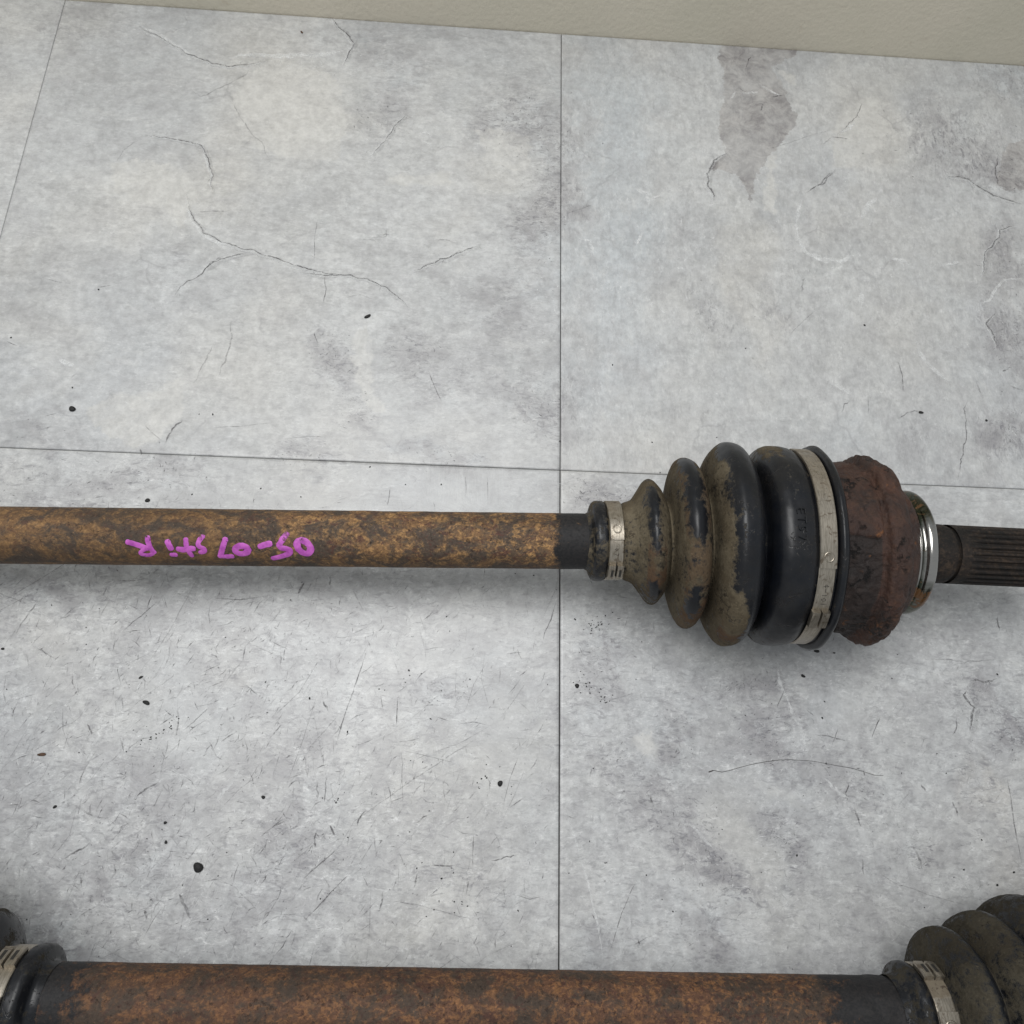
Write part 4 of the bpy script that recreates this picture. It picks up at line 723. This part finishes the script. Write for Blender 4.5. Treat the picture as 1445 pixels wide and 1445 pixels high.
def housing_set(ax, h0, parent, rich=True):
    """rusted joint housing, ridge, bright dust shield, stub shaft; h0 = t offset (m)"""
    def hd(t, an, r):
        p = ax.pt(t, an, r); n1 = noise.noise(p * 55 + Vector((9, 0, 0))); n2 = noise.noise(p * 190); n3 = noise.noise(p * 520)
        pl = smoothstep(-.02, .02, n1 + .35 * n2)
        q = (n1 * 1.1 + .55 * n2 + .12 * n3 + 1) * 2.6; fr = q - math.floor(q)
        ter = (math.floor(q) + float(smoothstep(.0, .16, fr))) / 2.6 - 1
        return .0007 * ter + .00028 * n2 + .00030 * n3 + .00055 * (pl - .5) - .0005 * float(smoothstep(.06, .0, abs(n1 - .12 + .5 * n2)))
    ns = 420 if rich else 120
    P = [(100, 34), (103, 36.6), (108, 37.3), (114, 37.3), (120, 37.6), (123.4, 37.5), (124.4, 36.9), (125.2, 37.6), (126.2, 39.8), (127.4, 40.7), (129.0, 40.3), (130.2, 40.8), (132.6, 40.2), (134.4, 39.0), (135.5, 37.6), (136.2, 35.6), (136.8, 33.9), (139.2, 32.6), (141.8, 30.6), (143.2, 28.6), (143.9, 25)]
    prof = mmprof(catmull(P)); prof = resample([(a + h0, b) for a, b in prof], .00048 if rich else .0012)
    # peeled-off scale area on the lower-front side: attribute + real step
    def flk(t, an):
        q = Vector((t * 60, an * .035, 3.3)); n = noise.noise(q) * 1.1 + .5 * noise.noise(q * 3)
        lim = -7 + n * 7          # boundary angle (deg) near the top front
        tt = t - h0
        return float(smoothstep(0, 3, (lim - an))) * float(smoothstep(.1245, .1225, tt + .0012 * n)) if -120 < an else 0.
    def hd2(t, an, r): return hd(t, an, r) - .0011 * flk(t, an)
    lathe('joint_housing', ax, prof, M['housing'], parent, ns, hd2, {'flake': flk})
    # bright rings of the dust shield
    P = [(143.2, 24), (143.5, 26.9), (144.1, 27.3), (144.7, 26.9), (145.2, 25.9), (146.0, 25.3), (147.0, 25.6), (147.8, 26.4), (148.8, 27.0), (150.2, 27.0), (151.2, 26.4), (151.9, 25.0), (151.8, 21), (151.2, 14)]
    sh = lathe('dust_shield', ax, [(a + h0, b) for a, b in mmprof(catmull(P))], M['chrome'], parent, 160 if rich else 80, None,
               {'tarnish_reflection': lambda t, an: -.05 + .95 * float(smoothstep(4, 24, an)) + .8 * float(smoothstep(-34, -50, an)) + .8 * math.exp(-((t - h0 - .1458) / .0010) ** 2), 'rusty': lambda t, an: .12 + .85 * math.exp(-((an + 62) / 13) ** 2) + (.5 if an < -110 else 0) + (.25 if an > 30 else 0)})  # dark reflections painted in by angle, along with olive tarnish and groove dirt
    P = [(149, 13.0), (165.5, 13.0), (166.6, 12.7), (167.6, 12.0), (168.6, 11.9), (169.4, 12.3), (170.5, 12.9), (172, 13.0)]
    st = lathe('stub_shaft', ax, [(a + h0, b) for a, b in mmprof(resample(P, 1.2))], M['spline'], parent, 96,
               lambda t, an, r: .0002 * noise.noise(ax.pt(t, an, r) * 200), {'paint': lambda t, an: 0., 'zone': lambda t, an: 1.})
    splined('spline', ax, .1715 + h0, .222 + h0, .0130, st, 28, M['spline'])

# ---- upper axle -------------------------------------------------
base2 = None
A1 = empty('drive_axle', (0, -.0496, 0), 'upper rusty drive axle with magenta handwriting on its ochre shaft, beside the tile joint', 'drive axle', 'used drive axles laid on the tiles')
O1 = (0, -.04957, .0443); K1 = (.02159, .0177)
ax1 = Axis(O1, K1, .055, (-.036, -.004), lean=.085)
def shaft_disp(ax):
    return lambda t, an, r: .00012 * noise.noise(ax.pt(t, an, r) * 140) + .00006 * noise.noise(ax.pt(t, an, r) * 600) + (.0004 * noise.noise(ax.pt(t, an, r) * 260) if ax is base2 and t > .098 else 0)
sprof = [(x, .0121) for x in np.linspace(-.46, .013, 300)]
sh1 = lathe('shaft', ax1, sprof, M['rust1'], A1, 128, shaft_disp(ax1),
            {'paint': lambda t, an: float(smoothstep(-.013, -.003, t - .0012 * math.sin(an * .05))) if an < 60 else float(smoothstep(-.012, -.0045, t)),
             'zone': lambda t, an: (.25 + .75 * float(smoothstep(-.17, -.10, t + .03 * noise.noise(Vector((t * 30, an * .01, 0))))) + .35 * math.exp(-((t + .275) / .02) ** 2)) * (.55 + .45 * float(smoothstep(-62, -40, an)))})
wr = [(w * 1.28 / 1000, [(x / 1000, a) for x, a in p]) for w, p in WRITING]
def afn(t, a, off): return 1.0 if a < -24 else .72 + (-24 - a) * .022
glyph_mesh('handwriting', ax1, wr, .01225, M['marker'], sh1, .00007, afn)
B1 = [(5.5, 12.2), (7.0, 13.2), (7.6, 15.2), (8.2, 16.6), (9.4, 17.3), (12.2, 17.3), (13.2, 16.8), (13.6, 16.1), (14.5, 15.9), (20.4, 15.9), (22.6, 16.9), (25.6, 18.2), (28.6, 22.2), (31, 25.9), (32.8, 27.3), (34.5, 27.2), (36.3, 25.7), (38.8, 22.4), (40.2, 19.2), (41.0, 17.6), (41.8, 19.5),
      (42.3, 24), (43.2, 30.2), (45, 34.8), (47, 36.5), (48.8, 36.8), (51, 36.0), (53.0, 34.2), (54.8, 30.8), (55.8, 27), (56.6, 24.6), (57.3, 27), (57.8, 32), (58.8, 36.4), (60.9, 41), (63.8, 43.9), (66.6, 44.2), (69.6, 43.4), (72, 41.6), (74, 38.6), (75.2, 34.4), (76, 31.6), (76.8, 33.6),
      (77.6, 37.6), (79.6, 41), (82.5, 42.8), (86, 43.2), (89.6, 43.0), (91.8, 42.3), (93.0, 41.4), (93.8, 41.0), (100.6, 41.0), (101.0, 41.6), (101.4, 43.0), (102.0, 43.9), (102.8, 44.2), (104.0, 43.8), (104.9, 42.6), (105.7, 40.8), (106.5, 39.2), (107.2, 37)]
def dust1(t, a):
    # dirt film on the boot: worn off the crests
    t *= 1000; n = noise.noise(Vector((t * .11, a * .028, 4.1))); n2 = noise.noise(Vector((t * .4, a * .1, 1.1)))
    n3 = noise.noise(Vector((t * .25, a * .055, 7.7)))
    def g(c, w): return math.exp(-((t - c) / w) ** 2)
    def win(x, lo, hi, s_): return float(smoothstep(lo - s_, lo + s_, x + 8 * n2) * smoothstep(hi + s_, hi - s_, x + 8 * n2))
    d = 1.05
    if t < 13.5: d = -.1 + .5 * float(smoothstep(30, 60, a)) if t > 7.6 else .3
    elif t < 22: d = .7
    elif t < 40.5:
        k = max(win(a, -22, 40, 9), win(a, -72, -54, 6)) * (.75 + .8 * (n3 + .3))
        d = 1.0 - 1.35 * g(33.0 + 1.2 * n3, 2.5 + n3) * k - .25 * g(33, 2.5)
        if a < -40: d -= .12
    elif t < 56.5:
        k = max(win(a, -12, 62, 9), win(a, -66, -46, 6)) * (.75 + .8 * (n3 + .3))
        d = 1.0 - 1.45 * g(47.4 + 1.4 * n3, 3.1 + 1.4 * n3) * k - .2 * g(49, 3)
        d -= .35 * g(55, 1.8)
    elif t < 76:
        k = float(smoothstep(-52, -34, a + 16 * n3))
        e = 59.4 * k + 66.5 * (1 - k) + 2.6 * n3 + 3.5 * float(smoothstep(58, 74, a))
        d = 1.05 - 1.45 * float(smoothstep(e, e + 3.4, t))
    elif t < 92:
        d = -.62 + 1.5 * float(smoothstep(20, 58, a + 22 * n3)) * g(83, 5.4)
        d += .3 * float(smoothstep(-62, -78, a))
    else: d = -.45 + (.3 if a > 40 else 0)
    return d + .15 * n + .06 * n2
def rusty1(t, a):
    t *= 1000
    v = 0.
    if 30 < t < 38: v = 1.6 * math.exp(-((a + 52) / 16) ** 2) + .9 * math.exp(-((a + 22) / 8) ** 2)
    elif 44 < t < 54: v = 1.5 * math.exp(-((a + 66) / 12) ** 2) + .5
    elif 60 < t < 72: v = 1.5 * math.exp(-((a + 80) / 12) ** 2)
    return v - .02
bt1 = boot_mesh(ax1, B1, (3, 5, 8, 50, 52), M['boot1'], A1, dust1, rusty1, 1.)
make_clamp(ax1, .0138, .0203, .0161, -12.6, (-73, -48), 1, A1, lambda t, a: -.1 + .9 * float(smoothstep(12, 34, a)) + (.5 if a < -100 else 0) + (.18 if a < -14 else 0))
bc = make_clamp(ax1, .0937, .1003, .0412, -26, (-62, -51), 1, A1, lambda t, a: -.2 + .95 * float(smoothstep(-16, 16, a)) + (.22 if a < -60 else 0))
def marks(ax, t, deg, r, size, chars, mat, parent, name='embossing', step=1.25, wd=.00016, rot=0, hgt=.0001):
    G = {'4': [[(.6, 0), (.6, 1)], [(.6, 1), (0, .35), (.9, .35)]], '1': [[(.5, 0), (.5, 1)]], '0': [[(.5, 0), (.1, .3), (.1, .7), (.5, 1), (.9, .7), (.9, .3), (.5, 0)]],
         'E': [[(.9, 0), (.1, 0), (.1, 1), (.9, 1)], [(.1, .5), (.8, .5)]], 'T': [[(.5, 0), (.5, 1)], [(0, 1), (1, 1)]], 'S': [[(.1, .1), (.8, .1), (.8, .5), (.2, .5), (.2, 1), (.9, 1)]], '7': [[(.1, 1), (.9, 1), (.4, 0)]],
         'V': [[(0, 1), (.5, 0), (1, 1)]], '2': [[(.9, 0), (.1, 0), (.8, .6), (.7, 1), (.1, .9)]], '-': [[(.1, .5), (.9, .5)]]}
    dg = math.degrees(1 / r); S_ = []
    for i, ch in enumerate(chars):
        for st in G.get(ch, []):
            # writing runs down the strap (decreasing angle), glyph tops towards -x... rotated a quarter turn
            S_.append((wd, [(t + (gy - .5) * size, deg - (i * step * size + gx * size * .8) * dg) for gx, gy in st]))
    return glyph_mesh(name, ax, S_, r, mat, parent, hgt)
marks(ax1, .0972, -35, .0418, .0020, '4-101', M['punch_shade'], bc, step=1.0)
marks(ax1, .0865, 4.5, .0434, .0030, 'ETS7', M['rubber'], bt1, step=1.15, wd=.0004, hgt=.00035)
marks(ax1, .0170, -24, .0167, .0018, '07', M['punch_shade'], bt1, name='embossing', step=1.2)
housing_set(ax1, -.0035, A1)
# far-left end of the upper axle (outside the picture): same kind of boot and joint, mirrored
axL = Axis(Vector(O1) + Vector((-.44, K1[0] * -.44, K1[1] * -.44)), K1, .055, (-.0, .006), sgn=-1)
def dust2(t, a):
    n = noise.noise(Vector((t * 110, a * .03, 8.1))); t *= 1000
    d = .95
    if t < 13.5: d = .1
    hump = min(abs(t - 36), abs(t - 52), abs(t - 69), abs(t - 87))
    return d - .55 * math.exp(-((hump - 0) / 4.0) ** 2) + .3 * n
b = boot_mesh(axL, B1, (3, 5, 8, 50, 52), M['boot1'], A1, dust2, rusty1, 4., nseg=96)
make_clamp(axL, .0138, .0203, .0161, -12.6, (-73, -48), 1, A1, lambda t, a: .2)
make_clamp(axL, .0937, .1003, .0412, -26, (-62, -51), 1, A1, lambda t, a: .2)
housing_set(axL, -.0035, A1, False)

# ---- lower axle -------------------------------------------------
A2 = empty('drive_axle', (0, -.2235, 0), 'lower red brown drive axle with no writing, cut off by the bottom of the photo', 'drive axle', 'used drive axles laid on the tiles')
O2 = (0, -.2235, .0470); K2 = (-.007, .0015)
base2 = Axis(O2, K2)
sh2 = lathe('shaft', base2, [(x, .0112) for x in np.linspace(-.186, .125, 220)], M['rust2'], A2, 128, shaft_disp(base2),
            {'paint': lambda t, an: max(float(smoothstep(.078, .102, t)), float(smoothstep(-.158, -.180, t)) * .8),
             'zone': lambda t, an: .35 + .5 * float(smoothstep(-.14, -.05, t)) + .25 * float(smoothstep(.03, .06, t)) + .4 * float(smoothstep(40, 60, an)) * float(smoothstep(-.09, -.15, t))})
axR = Axis(Vector(O2) + Vector((.112, K2[0] * .112, K2[1] * .112)), K2, .05, (-.0, -.0))
B2 = [(4, 11.4), (6.8, 12.0), (8.0, 13.6), (9.0, 15.2), (10.4, 16.0), (12.2, 15.9), (13.0, 15.3), (13.8, 15.0), (20.2, 15.0), (21.4, 15.8), (22.2, 19), (23.6, 24.2), (25.8, 27.0), (28.3, 27.8), (30.6, 27.2), (32.4, 25.6), (33.8, 23.6), (34.6, 22.4), (35.6, 24.6),
      (37.8, 29), (40.8, 32.2), (44.6, 33.3), (47.6, 32.4), (49.4, 30.6), (50.4, 29), (51.6, 31), (54, 35.2), (58, 38.2), (62.6, 39.1), (66.4, 38.0), (68.4, 36), (69.4, 34.6), (70.6, 36.4), (73, 39.6), (77, 41.8), (82, 42.6), (87, 42.2), (90.6, 41.2), (98.6, 41.0), (99.4, 42.8), (101, 44), (103, 43.8), (105, 41), (106.4, 39.2), (107.2, 37)]
def dust3(t, a):
    n = noise.noise(Vector((t * 60, a * .02, 2.1))); t *= 1000
    d = .85
    if t < 13.2: return .15 + .2 * n
    if t < 22: return .6
    for c in (29.5, 46.5, 64.5): d -= 1.0 * math.exp(-((t - c - 1.2) / 2.6) ** 2) * (1 if a > 20 else .55)
    if a < 5: d += .05
    if t > 66: d -= .35
    return d + .25 * n - .12
b2 = boot_mesh(axR, B2, (3, 5, 7), M['boot2'], A2, dust3, lambda t, a: .1, 7.)
make_clamp(axR, .0134, .0204, .0152, 17, (53, 78), 1, A2, lambda t, a: -.05 + (.5 if a > 30 else 0) + (.35 if 18 < a < 60 else 0), tabdir=-1)
make_clamp(axR, .0915, .0982, .0412, -26, (-62, -51), 1, A2, lambda t, a: .2)
housing_set(axR, -.0035, A2, False)
# a drop of thread-like grease on the black neck
axM = Axis(Vector(O2) + Vector((-.174, K2[0] * -.174, K2[1] * -.174)), K2, .05, (0, 0), sgn=-1)
B3 = [(8, 11.3), (10.4, 11.6), (11.4, 12.4), (12.0, 14.6), (12.6, 16.4), (13.8, 17.2), (16.6, 17.2), (17.4, 16.8), (18.2, 15.4), (25.4, 15.4), (26.8, 16.4), (29, 20), (32, 24.6), (35, 27.0), (37.2, 27.2), (39.6, 25.8), (41.2, 23.2), (42.2, 21.6), (43.4, 24.6), (46, 31), (50, 35.2), (53, 36), (56, 34.8), (58, 31), (59, 29), (60, 32), (63, 38.2), (67.4, 41.6), (70.6, 41.8), (74, 39.6), (76, 36.4), (77, 35), (78.4, 37.4), (81, 40.6), (85, 42.4), (90.6, 41.2), (98.6, 41.0), (99.4, 42.8), (101, 44), (103, 43.8), (105, 41), (106.4, 39.2), (107.2, 37)]
b3 = boot_mesh(axM, B3, (4, 7, 9), M['boot2'], A2, lambda t, a: dust3(t, a) - .15 if t > .026 else -.1, lambda t, a: .2, 11.)
make_clamp(axM, .0180, .0252, .0156, 17, (47, 72), 1, A2, lambda t, a: .0 + (.3 if a > 26 else 0), tabdir=-1)
make_clamp(axM, .0915, .0982, .0412, -26, (-62, -51), 1, A2, lambda t, a: .2)
housing_set(axM, -.0035, A2, False)
